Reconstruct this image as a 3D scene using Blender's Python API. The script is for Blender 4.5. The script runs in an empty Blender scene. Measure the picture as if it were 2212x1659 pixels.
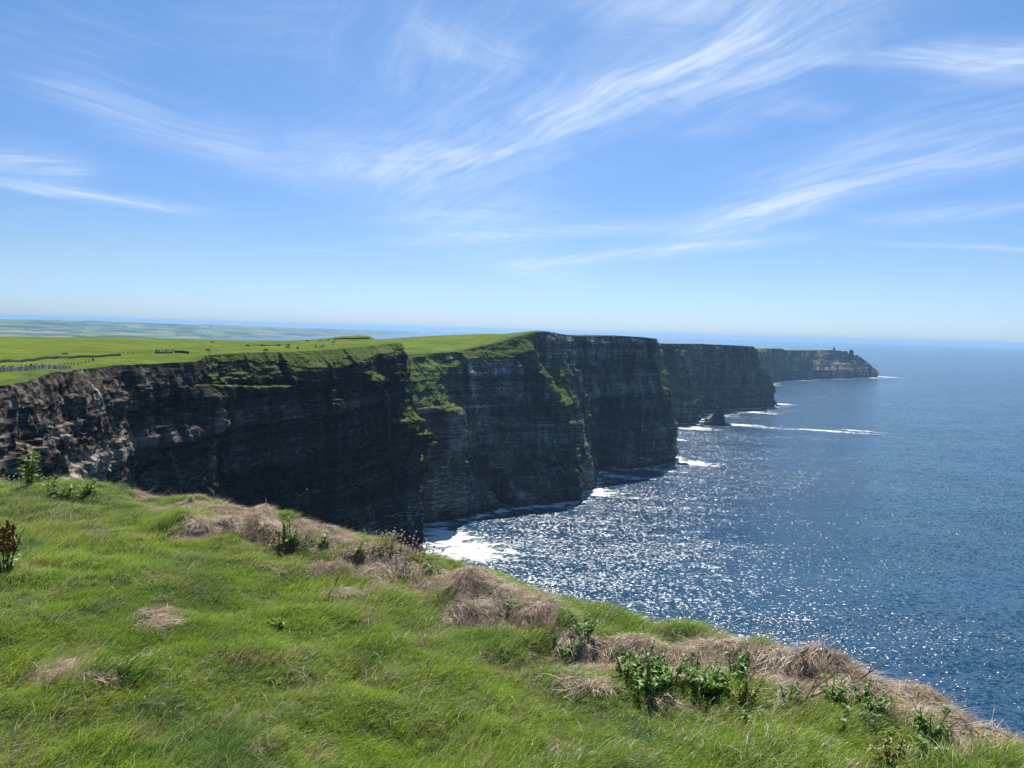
import bpy, math, random
import numpy as np
from mathutils import Vector, Matrix
from mathutils.bvhtree import BVHTree

SC = bpy.context.scene
COL = SC.collection
rad = math.radians

# ------------------------------------------------------------------ camera
HC = 180.0                                   # eye height above the sea, metres
FPX, CX, CY = 1661.0, 1106.0, 829.5
ROLL, PITCH = math.atan(.0275), rad(4.01)
cam_d = bpy.data.cameras.new('camera')
cam = bpy.data.objects.new('camera', cam_d)
COL.objects.link(cam)
fw = Vector((0, math.cos(PITCH), -math.sin(PITCH)))
up = Vector((0, math.sin(PITCH), math.cos(PITCH)))
rt = Vector((1, 0, 0))
cxv = rt * math.cos(ROLL) + up * math.sin(ROLL)
cyv = -rt * math.sin(ROLL) + up * math.cos(ROLL)
cam.matrix_world = Matrix(((cxv.x, cyv.x, -fw.x, 0), (cxv.y, cyv.y, -fw.y, 0),
                           (cxv.z, cyv.z, -fw.z, HC), (0, 0, 0, 1)))
cam_d.sensor_width = 36.0
cam_d.lens = 36.0 * FPX / 2212.0
cam_d.clip_start = 0.1
cam_d.clip_end = 120000
SC.camera = cam

# ------------------------------------------------------------------ light
SUN_EL, SUN_AZ = rad(54), rad(4)            # azimuth from +Y towards +X
sd = Vector((math.sin(SUN_AZ) * math.cos(SUN_EL), math.cos(SUN_AZ) * math.cos(SUN_EL), math.sin(SUN_EL)))
sl = bpy.data.lights.new('sun', 'SUN')
sl.energy = 5.0
sl.angle = rad(0.53)
sl.color = (1.0, 0.95, 0.86)
so = bpy.data.objects.new('sun', sl)
so.rotation_euler = sd.to_track_quat('Z', 'Y').to_euler()
COL.objects.link(so)

SC.view_settings.view_transform = 'Standard'
SC.view_settings.look = 'None'
SC.view_settings.gamma = 1
SC.view_settings.use_curve_mapping = False
SC.view_settings.exposure = 0.5
SC.cycles.volume_bounces = 0
SC.cycles.max_bounces = 8
SC.cycles.transparent_max_bounces = 8
SC.cycles.sample_clamp_indirect = 6
SC.cycles.caustics_reflective = False
SC.cycles.caustics_refractive = False


class NT:
    """small helper for node trees"""
    def __init__(s, tree):
        s.t = tree
        s.n = tree.nodes
        s.l = tree.links

    def new(s, typ, **kw):
        n = s.n.new(typ)
        for k, v in kw.items():
            setattr(n, k, v)
        return n

    def put(s, inp, v):
        if isinstance(v, bpy.types.NodeSocket):
            s.l.new(v, inp)
        elif v is not None:
            inp.default_value = v

    def math(s, op, a, b=None, c=None, clamp=False):
        n = s.new('ShaderNodeMath', operation=op)
        n.use_clamp = clamp
        for i, v in enumerate((a, b, c)):
            if v is not None:
                s.put(n.inputs[i], v)
        return n.outputs[0]

    def vmath(s, op, a, b=None, scale=None):
        n = s.new('ShaderNodeVectorMath', operation=op)
        s.put(n.inputs[0], a)
        if b is not None:
            s.put(n.inputs[1], b)
        if scale is not None:
            s.put(n.inputs['Scale'], scale)
        return n.outputs['Value'] if op in ('DOT_PRODUCT', 'LENGTH', 'DISTANCE') else n.outputs[0]

    def mix(s, f, a, b, mode='MIX'):
        n = s.new('ShaderNodeMix', data_type='RGBA', blend_type=mode)
        s.put(n.inputs[0], f)
        s.put(n.inputs[6], a)
        s.put(n.inputs[7], b)
        return n.outputs[2]

    def noise(s, vec, scale, detail=3, rough=.5, dist=0.0, out=0):
        n = s.new('ShaderNodeTexNoise')
        s.put(n.inputs['Vector'], vec)
        n.inputs['Scale'].default_value = scale
        n.inputs['Detail'].default_value = detail
        n.inputs['Roughness'].default_value = rough
        n.inputs['Distortion'].default_value = dist
        return n.outputs[out]

    def ramp(s, v, lo, hi, a=0.0, b=1.0, smooth=True):
        n = s.new('ShaderNodeMapRange')
        n.interpolation_type = 'SMOOTHSTEP' if smooth else 'LINEAR'
        s.put(n.inputs[0], v)
        for i, q in enumerate((lo, hi, a, b)):
            s.put(n.inputs[i + 1], q)
        return n.outputs[0]

    def scale3(s, vec, v3):
        n = s.new('ShaderNodeVectorMath', operation='MULTIPLY')
        s.put(n.inputs[0], vec)
        n.inputs[1].default_value = v3
        return n.outputs[0]


def C4(c):
    return (c[0], c[1], c[2], 1.0)


def ray(x, y):
    dx, dy = x - CX, y - CY
    xl = (dx * math.cos(ROLL) + dy * math.sin(ROLL)) / FPX
    yl = (-dx * math.sin(ROLL) + dy * math.cos(ROLL)) / FPX
    return Vector((xl, fw.y - yl * up.y, fw.z - yl * up.z))


def at_d(x, y, d):
    r = ray(x, y)
    return Vector((0, 0, HC)) + r * (d / math.hypot(r.x, r.y))


def at_z(x, y, z=0.0):
    r = ray(x, y)
    return Vector((0, 0, HC)) + r * ((z - HC) / r.z)


# ------------------------------------------------------------------ sky
world = bpy.data.worlds.new("World")
SC.world = world
world.use_nodes = True
w = NT(world.node_tree)
w.n.clear()
wo = w.new('ShaderNodeOutputWorld')
bg = w.new('ShaderNodeBackground')
sky = w.new('ShaderNodeTexSky', sky_type='NISHITA')
sky.sun_disc = False
sky.sun_elevation = SUN_EL
sky.sun_rotation = SUN_AZ
sky.altitude = 100
sky.air_density = 1.0
sky.dust_density = 0.4
sky.ozone_density = 1.6
SKY_STRENGTH = 0.068
bg.inputs['Strength'].default_value = SKY_STRENGTH
tc = w.new('ShaderNodeTexCoord')
D = tc.outputs['Generated']
sep = w.new('ShaderNodeSeparateXYZ')
w.put(sep.inputs[0], D)
zz = w.math('MAXIMUM', sep.outputs[2], 0.0)
den = w.math('ADD', zz, 0.10)
cu = w.math('DIVIDE', sep.outputs[0], den)
cv = w.math('DIVIDE', sep.outputs[1], den)
comb = w.new('ShaderNodeCombineXYZ')
w.put(comb.inputs[0], cu)
w.put(comb.inputs[1], cv)
P0 = comb.outputs[0]


def cloudplane(x, y):
    r = ray(x, y).normalized()
    k = max(r.z, 0) + 0.10
    return Vector((r.x / k, r.y / k, 0))


# warp the plane so that streaks wander
wn = w.noise(P0, 0.9, 3, .55, out=1)
wv = w.vmath('SUBTRACT', wn, (0.5, 0.5, 0.5))
PW = w.vmath('ADD', P0, w.vmath('SCALE', wv, scale=0.38))
# each streak of cirrus: two ends (picked out of the sky in the photograph), half width, strength
strokes = [
    ((1860, -40), (1500, 190), .17, .55), ((1700, 100), (1040, 330), .20, .55), ((1080, 300), (800, 400), .26, .42), ((1250, 60), (950, 420), .5, .26), ((780, 320), (1150, 600), .42, .26), ((1500, 40), (1300, 20), .3, .3), ((850, 340), (500, 330), .3, .32), ((120, 180), (720, 420), .14, .3), ((1600, 90), (1180, 240), .10, .6),
    ((1500, -60), (1420, 40), .25, .5), ((2230, 240), (1640, 410), .28, .5), ((2230, 330), (1420, 500), .18, .6),
    ((1800, 420), (1440, 545), .18, .6), ((1700, 520), (1150, 572), .16, .65), ((1450, 480), (880, 520), .16, .5),
    ((1100, 570), (1250, 620), .3, .4), ((-40, 350), (200, 370), .26, .75), ((0, 400), (440, 458), .10, .75),
    ((560, 536), (710, 545), .07, .3), ((2230, 150), (1960, 118), .12, .95), ((1960, 118), (1730, 135), .05, .5),
    ((2230, 90), (2050, 150), .08, .5), ((1990, 195), (2230, 185), .06, .25), ((1910, 525), (2230, 548), .05, .55),
    ((1660, 240), (1830, 240), .08, .28), ((900, 60), (1130, 130), .08, .35), ((830, 0), (1000, 200), .3, .18),
    ((2230, 440), (1900, 480), .12, .5), ((100, 180), (500, 330), .22, .22), ((400, 20), (700, 60), .25, .16),
    ((840, 480), (1200, 450), .25, .35), ((-60, 20), (300, 140), .3, .12), ((1480, 300), (1750, 210), .1, .3),
]
groups = {}
for (a, b, wd, st) in strokes:
    A, B = cloudplane(*a), cloudplane(*b)
    mid, ax = (A + B) / 2, (B - A)
    half = ax.length / 2
    ax.normalize()
    ang = math.degrees(math.atan2(ax.y, ax.x)) % 180
    gk = 0 if 25 < ang < 70 else (1 if ang <= 25 or ang >= 155 else 2)
    nrm = Vector((-ax.y, ax.x, 0))
    q = w.vmath('SUBTRACT', PW, tuple(mid))
    dl = w.math('MULTIPLY', w.vmath('DOT_PRODUCT', q, tuple(ax)), 1.0 / half)
    dn = w.math('MULTIPLY', w.vmath('DOT_PRODUCT', q, tuple(nrm)), 1.0 / wd)
    r2 = w.math('ADD', w.math('MULTIPLY', w.math('POWER', w.math('ABSOLUTE', dl), 4), .6), w.math('MULTIPLY', dn, dn))
    g = w.math('MULTIPLY', w.math('EXPONENT', w.math('MULTIPLY', r2, -1.0)), st)
    e = groups.setdefault(gk, [None, 0.0, 0.0, 0.0])
    e[0] = g if e[0] is None else w.math('ADD', e[0], g)
    e[1] += math.cos(rad(2 * ang)) * st
    e[2] += math.sin(rad(2 * ang)) * st
body = None
fb = None
for gk, e in sorted(groups.items()):
    ang = math.atan2(e[2], e[1]) / 2
    print('cloud group', gk, math.degrees(ang))
    # fibres drawn out along the streaks of this group, coarse and fine, thinned out in patches
    rn = w.new('ShaderNodeVectorRotate', rotation_type='Z_AXIS')
    w.put(rn.inputs['Vector'], PW)
    rn.inputs['Angle'].default_value = -ang
    f1 = w.noise(w.scale3(rn.outputs[0], (1.1, 4.6, 1)), 1.7, 7, .66, .55)
    f2 = w.noise(w.scale3(rn.outputs[0], (.8, 11.0, 1)), 2.6, 5, .6, .25)
    f3 = w.math('ADD', w.math('MULTIPLY', f1, .72), w.math('MULTIPLY', f2, .32))
    p = w.math('MULTIPLY', w.math('MINIMUM', e[0], 1.2), w.ramp(f3, .36, .76, .22, 1.15))
    body = p if body is None else w.math('ADD', body, p)
    fb = f3 if fb is None else fb
veil = w.math('MULTIPLY', w.ramp(w.noise(PW, .55, 4, .6), .42, .75), w.ramp(fb, .45, .8))
cl = w.math('ADD', body, w.math('MULTIPLY', veil, .30))
cl = w.math('MULTIPLY', w.math('MINIMUM', cl, 1.0), .58)
cl = w.math('MULTIPLY', cl, w.ramp(sep.outputs[2], .015, .11))
# the film of a phone gives a purer blue than the physical sky
hsv = w.new('ShaderNodeHueSaturation')
hsv.inputs['Saturation'].default_value = 1.12
hsv.inputs['Value'].default_value = 1.0
w.put(hsv.inputs['Color'], sky.outputs[0])
tcol = w.mix(w.ramp(sep.outputs[2], .0, .09), (.70, 1.0, 1.72, 1), (.70, .88, 1.22, 1))
tcol = w.mix(w.ramp(sep.outputs[2], .08, .45), tcol, (0.78, 1.04, 1.24, 1))
tint = w.mix(1.0, hsv.outputs[0], tcol, 'MULTIPLY')
cloudcol = (10.2, 11.2, 12.6, 1)
fin = w.mix(cl, tint, cloudcol)
w.put(bg.inputs[0], fin)
w.l.new(bg.outputs[0], wo.inputs[0])

# ------------------------------------------------------------------ numeric noise
def _h(ix, iy, iz, seed):
    with np.errstate(over='ignore'):
        n = (ix.astype(np.int64) * 73856093) ^ (iy.astype(np.int64) * 19349663) ^ (iz.astype(np.int64) * 83492791) ^ (seed * 2654435761)
        n = (n ^ (n >> 13)) * 1274126177
        n = n ^ (n >> 16)
        n = n * 2246822519
        n = n ^ (n >> 13)
    return (n & 0xFFFFFF).astype(np.float64) / 0xFFFFFF


def vn(x, y, z=0.0, seed=1):
    x, y, z = np.broadcast_arrays(np.asarray(x, float), np.asarray(y, float), np.asarray(z, float))
    ix, iy, iz = np.floor(x), np.floor(y), np.floor(z)
    fx, fy, fz = x - ix, y - iy, z - iz
    fx, fy, fz = [f * f * (3 - 2 * f) for f in (fx, fy, fz)]
    r = 0
    for a in (0, 1):
        for b in (0, 1):
            for c in (0, 1):
                r = r + _h(ix + a, iy + b, iz + c, seed) * (fx if a else 1 - fx) * (fy if b else 1 - fy) * (fz if c else 1 - fz)
    return r * 2 - 1


def fbm(x, y, z=0.0, o=4, seed=1, g=.5):
    r, a, f = 0, 1.0, 1.0
    for i in range(o):
        r = r + a * vn(np.asarray(x) * f, np.asarray(y) * f, np.asarray(z) * f, seed + i * 17)
        a *= g
        f *= 2.03
    return r


def sst(x, a, b):
    t = np.clip((x - a) / (b - a), 0, 1)
    return t * t * (3 - 2 * t)


def blocks(s, z, th, wd, seed, wob=.35):
    """beds of rock broken into blocks: a random value per block"""
    zz = z / th + wob * vn(s / 45, z / 40, 0, seed) + .15 * vn(s / 9, z / 15, 3, seed)
    k = np.floor(zz)
    r1 = _h(k, k * 0, k * 0, seed + 5)
    ww = wd * (.6 + .9 * r1)
    j = np.floor(s / ww + r1 * 37 + .35 * vn(s / wd / 2, z / th / 3, 7, seed))
    return _h(k, j, k * 0, seed + 9), r1


# ------------------------------------------------------------------ object helpers
def prop(o, label=None, cat=None, group=None, kind=None):
    if label: o['label'] = label
    if cat: o['category'] = cat
    if group: o['group'] = group
    if kind: o['kind'] = kind
    return o


def np_mesh(name, V, Fq, smooth=False):
    me = bpy.data.meshes.new(name)
    V = np.asarray(V, dtype=np.float32).reshape(-1, 3)
    Fq = np.asarray(Fq, dtype=np.int32)
    k = Fq.shape[1]
    me.vertices.add(len(V))
    me.vertices.foreach_set('co', V.ravel())
    me.loops.add(Fq.size)
    me.loops.foreach_set('vertex_index', Fq.ravel())
    me.polygons.add(len(Fq))
    me.polygons.foreach_set('loop_start', np.arange(0, Fq.size, k, dtype=np.int32))
    me.polygons.foreach_set('use_smooth', np.full(len(Fq), smooth, dtype=bool))
    me.update(calc_edges=True)
    me.validate()
    return me


def grid_faces(nr, nc, off=0, flip=False):
    i = np.arange(nr - 1)[:, None] * nc + np.arange(nc - 1)[None, :]
    i = i.ravel() + off
    q = np.stack([i, i + 1, i + 1 + nc, i + nc], 1)
    return q[:, ::-1] if flip else q


def attr(me, name, vals):
    a = me.attributes.new(name, 'FLOAT', 'POINT')
    a.data.foreach_set('value', np.asarray(vals, dtype=np.float32).ravel())


def link(name, me, mat=None, parent=None):
    o = bpy.data.objects.new(name, me)
    COL.objects.link(o)
    if mat is not None and not me.materials:
        me.materials.append(mat)
    if parent is not None:
        o.parent = parent
    return o


def empty(name, loc, rz=0.0, sc=1.0):
    o = bpy.data.objects.new(name, None)
    o.empty_display_size = .2
    o.location = loc
    o.rotation_euler = (0, 0, rz)
    o.scale = (sc,) * 3
    COL.objects.link(o)
    return o


def new_mat(name):
    m = bpy.data.materials.new(name)
    m.use_nodes = True
    t = NT(m.node_tree)
    b = t.n['Principled BSDF']
    b.inputs['Specular IOR Level'].default_value = .02
    return m, t, b


def flat_mat(name, col, rough=.8, var=.15, scale=8):
    m, t, b = new_mat(name)
    g = t.new('ShaderNodeNewGeometry')
    n = t.noise(g.outputs['Position'], scale, 3)
    c = t.mix(t.ramp(n, .3, .7), C4([q * (1 - var) for q in col]), C4([min(1, q * (1 + var)) for q in col]))
    t.put(b.inputs['Base Color'], c)
    b.inputs['Roughness'].default_value = rough
    return m


# ------------------------------------------------------------------ materials of the land
def cliff_material():
    m, t, b = new_mat('cliff_rock')
    g = t.new('ShaderNodeNewGeometry')
    pos = g.outputs['Position']
    nz = t.new('ShaderNodeSeparateXYZ')
    t.put(nz.inputs[0], g.outputs['Normal'])
    pz = t.new('ShaderNodeSeparateXYZ')
    t.put(pz.inputs[0], pos)
    # bedding
    bed = t.noise(t.scale3(pos, (.018, .018, .55)), 1.0, 5, .62, .25)
    blk = t.noise(t.scale3(pos, (.22, .22, .8)), 1.0, 4, .6)
    r1 = t.mix(t.ramp(bed, .38, .66), (.013, .0125, .013, 1), (.052, .046, .040, 1))
    r2 = t.mix(t.ramp(blk, .5, .72), r1, (.085, .074, .060, 1))
    sa = t.new('ShaderNodeAttribute', attribute_name='sunlit_sand')  # sandstone brown plus painted sunlit tone: full where lit, less where shaded
    r2 = t.mix(sa.outputs['Fac'], r2, t.mix(t.ramp(blk, .40, .62), (.035, .030, .025, 1), (.23, .19, .145, 1)))
    at = t.new('ShaderNodeAttribute', attribute_name='band')
    r3 = t.mix(t.math('MULTIPLY', at.outputs['Fac'], t.ramp(sa.outputs['Fac'], 0, 1, .16, .9)), r2, (.22, .19, .15, 1))  # band painted bright on the sunlit left cliff, faint on shaded faces
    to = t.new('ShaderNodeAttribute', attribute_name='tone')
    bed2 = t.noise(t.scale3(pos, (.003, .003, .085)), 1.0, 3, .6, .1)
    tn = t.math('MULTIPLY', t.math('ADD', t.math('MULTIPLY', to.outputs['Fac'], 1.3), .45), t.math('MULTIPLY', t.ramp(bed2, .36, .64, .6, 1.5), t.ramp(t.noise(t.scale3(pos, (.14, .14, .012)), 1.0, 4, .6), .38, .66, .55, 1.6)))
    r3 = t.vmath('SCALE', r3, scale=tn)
    alg0 = t.math('MULTIPLY', t.math('MULTIPLY', t.ramp(t.noise(pos, .03, 4, .6), .50, .66), .7), t.math('SUBTRACT', 1.0, sa.outputs['Fac']))
    r3 = t.mix(alg0, r3, (.014, .026, .010, 1))
    # white guano / salt on ledges low on the face
    ga = t.new('ShaderNodeAttribute', attribute_name='guano')
    gn = t.noise(t.scale3(pos, (.11, .11, 1.2)), 1.0, 6, .72, .15)
    gn2 = t.noise(t.scale3(pos, (.022, .022, .05)), 1.0, 3, .5)
    gf = t.math('MULTIPLY', t.ramp(gn, .53, .58), t.math('MULTIPLY', ga.outputs['Fac'], t.ramp(gn2, .48, .58)))
    r4 = t.mix(t.math('MULTIPLY', gf, .8), r3, (.55, .56, .55, 1))
    # vegetation where the surface leans back, algae tint elsewhere
    va = t.new('ShaderNodeAttribute', attribute_name='veg')
    vn_ = t.noise(pos, .12, 5, .65)
    vf = t.ramp(t.math('ADD', t.math('ADD', nz.outputs[2], t.math('MULTIPLY', va.outputs['Fac'], .55)),
                       t.math('MULTIPLY', t.math('SUBTRACT', vn_, .5), .7)), .42, .62)
    gcol = t.mix(t.ramp(t.noise(pos, .5, 5, .7), .32, .68), (.030, .055, .010, 1), (.115, .165, .035, 1))
    gcol = t.mix(t.ramp(t.noise(pos, .09, 3, .6), .52, .7), gcol, (.15, .145, .065, 1))
    r5 = r4
    # wet, darker foot
    wet = t.ramp(pz.outputs[2], 1.5, 9.0, .45, 1.0)
    wn_ = t.new('ShaderNodeMix', data_type='RGBA', blend_type='MULTIPLY')
    wn_.inputs[0].default_value = 1.0
    t.put(wn_.inputs[6], r5)
    cb = t.new('ShaderNodeCombineColor')
    for i in range(3):
        t.put(cb.inputs[i], wet)
    t.put(wn_.inputs[7], cb.outputs[0])
    col = t.mix(vf, wn_.outputs[2], gcol)
    # the farmed field on top
    fa = t.new('ShaderNodeAttribute', attribute_name='field')
    fn = t.noise(pos, .035, 5, .6)
    fn2 = t.noise(t.scale3(pos, (.16, .30, .3)), 1.0, 6, .75)
    fcol = t.mix(t.ramp(fn, .35, .65), (.090, .140, .014, 1), (.150, .195, .022, 1))
    fcol = t.mix(t.ramp(fn2, .45, .75), fcol, (.060, .098, .014, 1))
    fcol = t.mix(t.ramp(t.noise(pos, .10, 5, .7), .50, .70, 0, .55), fcol, (.060, .085, .018, 1))
    fcol = t.mix(t.ramp(t.noise(pos, .012, 3, .5), .50, .70, 0, .7), fcol, (.15, .16, .03, 1))
    col = t.mix(fa.outputs['Fac'], col, fcol)
    t.put(b.inputs['Base Color'], col)
    b.inputs['Roughness'].default_value = .85
    bm = t.new('ShaderNodeBump')
    bm.inputs['Strength'].default_value = .8
    bm.inputs['Distance'].default_value = 1.0
    hb = t.math('ADD', t.math('MULTIPLY', t.noise(t.scale3(pos, (.35, .35, 1.3)), 1.0, 5, .65), .8),
                t.math('MULTIPLY', t.noise(pos, .9, 4, .7), .5))
    t.put(bm.inputs['Height'], hb)
    t.put(b.inputs['Normal'], bm.outputs[0])
    return m


M_CLIFF = cliff_material()


def sea_material():
    m, t, b = new_mat('sea_water')
    g = t.new('ShaderNodeNewGeometry')
    pos = g.outputs['Position']
    fa = t.new('ShaderNodeAttribute', attribute_name='foam')
    n1 = t.noise(t.scale3(pos, (.06, .10, 1)), 1.0, 6, .72, 1.2)
    n2 = t.noise(t.scale3(pos, (.012, .02, 1)), 1.0, 3, .5)
    f = t.math('ADD', fa.outputs['Fac'], t.math('MULTIPLY', t.math('SUBTRACT', n1, .5), 3.4))
    f = t.math('ADD', f, t.math('MULTIPLY', t.math('SUBTRACT', n2, .5), .8))
    foam = t.math('MULTIPLY', t.ramp(f, .48, .92), t.ramp(fa.outputs['Fac'], .02, .3))
    lp = t.noise(t.scale3(pos, (.0016, .005, 1)), 1.0, 4, .6, .5)
    water = t.mix(t.ramp(lp, .35, .65), (.010, .045, .090, 1), (.016, .062, .120, 1))
    water = t.mix(t.ramp(fa.outputs['Fac'], .15, .8, 0, .7), water, (.012, .075, .085, 1))
    t.put(b.inputs['Base Color'], t.mix(foam, water, (.80, .82, .82, 1)))
    t.put(b.inputs['Roughness'], t.ramp(foam, 0, 1, .18, .7))
    b.inputs['IOR'].default_value = 1.33
    b.inputs['Specular IOR Level'].default_value = .5
    # slopes of swell, chop and ripples, read straight from vector noise so that far water keeps its roughness
    def slope(sc3, k, d=2):
        v = t.vmath('SUBTRACT', t.noise(t.scale3(pos, sc3), 1.0, d, .6, .2, out=1), (.5, .5, .5))
        return t.scale3(v, (k * .75, k, 0))
    sl = t.vmath('ADD', slope((.010, .024, 1), .35), slope((.06, .13, 1), SEA_SL[0]))
    sl = t.vmath('ADD', sl, t.vmath('ADD', slope((.42, .55, 1), SEA_SL[1], 1), slope((1.9, 3.0, 1), SEA_SL[2])))
    calm = t.ramp(t.noise(t.scale3(pos, (.002, .006, 1)), 1.0, 3, .6, .4), .35, .65, .72, 1.12)
    sl = t.vmath('SCALE', sl, scale=calm)
    bmn = t.vmath('NORMALIZE', t.vmath('ADD', sl, (0, 0, 1)))
    t.put(b.inputs['Normal'], bmn)
    return m


SEA_SL = (.6, 2.15, 1.3)
M_SEA = sea_material()

# ------------------------------------------------------------------ cliffs
ALL_BASE = []                       # waterline polylines, for the foam


def gsm(a, sig):
    if sig <= 0:
        return a
    r = int(sig * 3) + 1
    k = np.exp(-.5 * (np.arange(-r, r + 1) / sig) ** 2)
    k /= k.sum()
    out = np.empty_like(a)
    for c in range(a.shape[1]):
        p = np.pad(a[:, c], r, mode='reflect', reflect_type='odd')
        out[:, c] = np.convolve(p, k, 'valid')
    return out


def tps(pts):
    P = np.array([(p[0], p[1]) for p in pts], float)
    sc = 1000.0
    P = P / sc
    z = np.array([p[2] for p in pts], float)
    n = len(P)
    def U(r2):
        return np.where(r2 > 1e-12, r2 * np.log(np.maximum(r2, 1e-12)), 0)
    K = U(((P[:, None] - P[None]) ** 2).sum(2)) + np.eye(n) * 1e-4
    Q = np.hstack([np.ones((n, 1)), P])
    A = np.zeros((n + 3, n + 3))
    A[:n, :n] = K
    A[:n, n:] = Q
    A[n:, :n] = Q.T
    s_ = np.linalg.solve(A, np.concatenate([z, np.zeros(3)]))
    def f(x, y):
        x = np.asarray(x, float) / sc
        y = np.asarray(y, float) / sc
        r = s_[n] + s_[n + 1] * x + s_[n + 2] * y
        for i in range(n):
            r = r + s_[i] * U((x - P[i, 0]) ** 2 + (y - P[i, 1]) ** 2)
        return r
    return f


def on_section(T, B, x, y):
    """where the pixel's ray crosses the upright plane through B and T: (z, share of the way from B to T)"""
    r = ray(x, y)
    d = Vector((T[0] - B[0], T[1] - B[1], 0))
    n = Vector((-d.y, d.x, 0))
    k = (Vector((B[0], B[1], HC)) - Vector((0, 0, HC))).dot(n) / r.dot(n)
    p = Vector((0, 0, HC)) + r * k
    h = (Vector((p.x - B[0], p.y - B[1], 0))).dot(d) / d.length_squared
    return (p.z, h)


def ribbon(name, nodes, inland, ds, nz, amp, seed, plateau, fieldfn, ledges=(), caves=(), zfine=None, npl=40,
           smooth_m=8, bandz=None, guano=0.0, fine=1.0, tone=1.0):
    K = 4
    T = np.array([n['T'] for n in nodes], float)
    B = np.array([n['B'] for n in nodes], float)
    I = np.array([n['I'] for n in nodes], float) if inland is None else np.array(inland, float)
    Pz = np.array([[p[0] for p in n['P']] for n in nodes], float)
    Ph = np.array([[p[1] for p in n['P']] for n in nodes], float)
    R = np.array([(n['G'], n['S'], n['R']) for n in nodes], float)
    mid = (T[:, :2] + B[:, :2]) / 2
    s0 = np.concatenate([[0], np.cumsum(np.hypot(*np.diff(mid, axis=0).T))])
    nc = int(s0[-1] / ds)
    s = np.linspace(0, s0[-1], nc)
    allv = np.hstack([T, B, I, Pz, Ph, R])
    vi = np.stack([np.interp(s, s0, allv[:, c]) for c in range(allv.shape[1])], 1)
    vi = gsm(vi, smooth_m / ds)
    T, B, I, Pz, Ph, G, Sn, R = vi[:, 0:3], vi[:, 3:5], vi[:, 5:7], vi[:, 7:7 + K - 1], vi[:, 7 + K - 1:7 + 2 * K - 2], vi[:, -3], vi[:, -2], vi[:, -1]
    mid = gsm((T[:, :2] + B[:, :2]) / 2, 14 / ds)
    tg = np.gradient(mid, axis=0)
    tg /= np.hypot(tg[:, 0], tg[:, 1])[:, None]
    N = np.stack([tg[:, 1], -tg[:, 0]], 1)                 # to the right of the walk: seaward
    u = np.linspace(0, 1, nz)
    if zfine is not None:                                  # fewer rows below where nothing shows
        u = np.interp(np.linspace(0, 1, nz), [0, .12, 1], [0, zfine, 1])
    Z = -2 + u[:, None] * (T[None, :, 2] + 2)
    zz = np.concatenate([np.full((nc, 1), -2.), Pz, T[:, 2:3]], 1)
    hh = np.concatenate([np.zeros((nc, 1)), Ph, np.ones((nc, 1))], 1)
    H = np.zeros_like(Z)
    for k in range(K):
        a, b2 = zz[None, :, k], zz[None, :, k + 1]
        t = np.clip((Z - a) / np.maximum(b2 - a, .5), 0, 1)
        H += t * (hh[:, k + 1] - hh[:, k])[None, :]
    X = B[None, :, 0] + (T[:, 0] - B[:, 0])[None, :] * H
    Y = B[None, :, 1] + (T[:, 1] - B[:, 1])[None, :] * H
    S = np.broadcast_to(s[None, :], Z.shape)
    # relief
    rim = sst(T[None, :, 2] - Z, 0, 10)
    low = sst(Z, 0, 12)
    D_ = amp * 4.0 * fbm(S / 55, Z / 160, 0, 3, seed)
    run = np.zeros_like(Z)
    run[1:-1] = np.hypot(X[2:] - X[:-2], Y[2:] - Y[:-2]) / np.maximum(Z[2:] - Z[:-2], .05)
    run[-1] = run[-2]
    vleg = np.zeros_like(Z)
    rdg = 1 - np.abs(fbm(S / 17 + .6 * vn(S / 30, Z / 25, 0, seed + 3), Z / 60, 1, 3, seed + 7))
    D_ += amp * R[None, :] * 3.4 * (rdg - .55)
    # buttresses bounded by upright joints, stepping at a few thick beds
    pw = S / 27 + .5 * vn(S / 60, 0, 2, seed + 61) + .12 * vn(S / 6, Z / 22, 2, seed + 62)
    kb = np.floor(Z / 46 + .4 * vn(S / 80, 0, 5, seed + 63))
    pan = _h(np.floor(pw), kb, kb * 0, seed + 64)
    pan0 = _h(np.floor(S / 11 + .5 * vn(S / 25, Z / 50, 1, seed + 66)), kb, kb * 0, seed + 67)
    D_ += amp * ((pan - .5) * 6.5 + (pan0 - .5) * 2.6) * (.4 + .6 * G[None])
    b1, r1 = blocks(S, Z, 7.5, 16, seed + 11)
    b2, _ = blocks(S, Z, 2.6, 6.5, seed + 13)
    b3, _ = blocks(S, Z, 1.15, 2.8, seed + 19)
    ribs = 1 - np.abs(fbm(S / 5.5 + .5 * vn(S / 12, Z / 12, 0, seed + 33), Z / 34, 2, 3, seed + 37))
    D_ += fine * 1.9 * (ribs - .6) * (.35 + .65 * sst(fbm(S / 70, Z / 50, 3, 2, seed + 44), -.3, .4))
    D_ += amp * ((b1 - .5) * 2.0 + (r1 - .5) * 2.4)
    D_ += fine * ((b2 - .5) * 1.3 + (b3 - .5) * .5)
    D_ += fine * .7 * fbm(X / 5, Y / 5, Z / 4, 4, seed + 23)
    band = np.zeros_like(Z)
    if bandz:
        zc, th = bandz
        zb = Z + 3 * vn(S / 60, 0, 0, seed + 31)
        band = sst(zb, zc - th, zc - th + 1) * (1 - sst(zb, zc + th - 1, zc + th))
        D_ += 1.0 * band
        band = band * (.35 + .65 * (b1 > .35))
    # overhang at the sea's cut, and ledges
    D_ -= 2.5 * (1 - sst(Z, 1, 7))
    F_ = FPX
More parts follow.
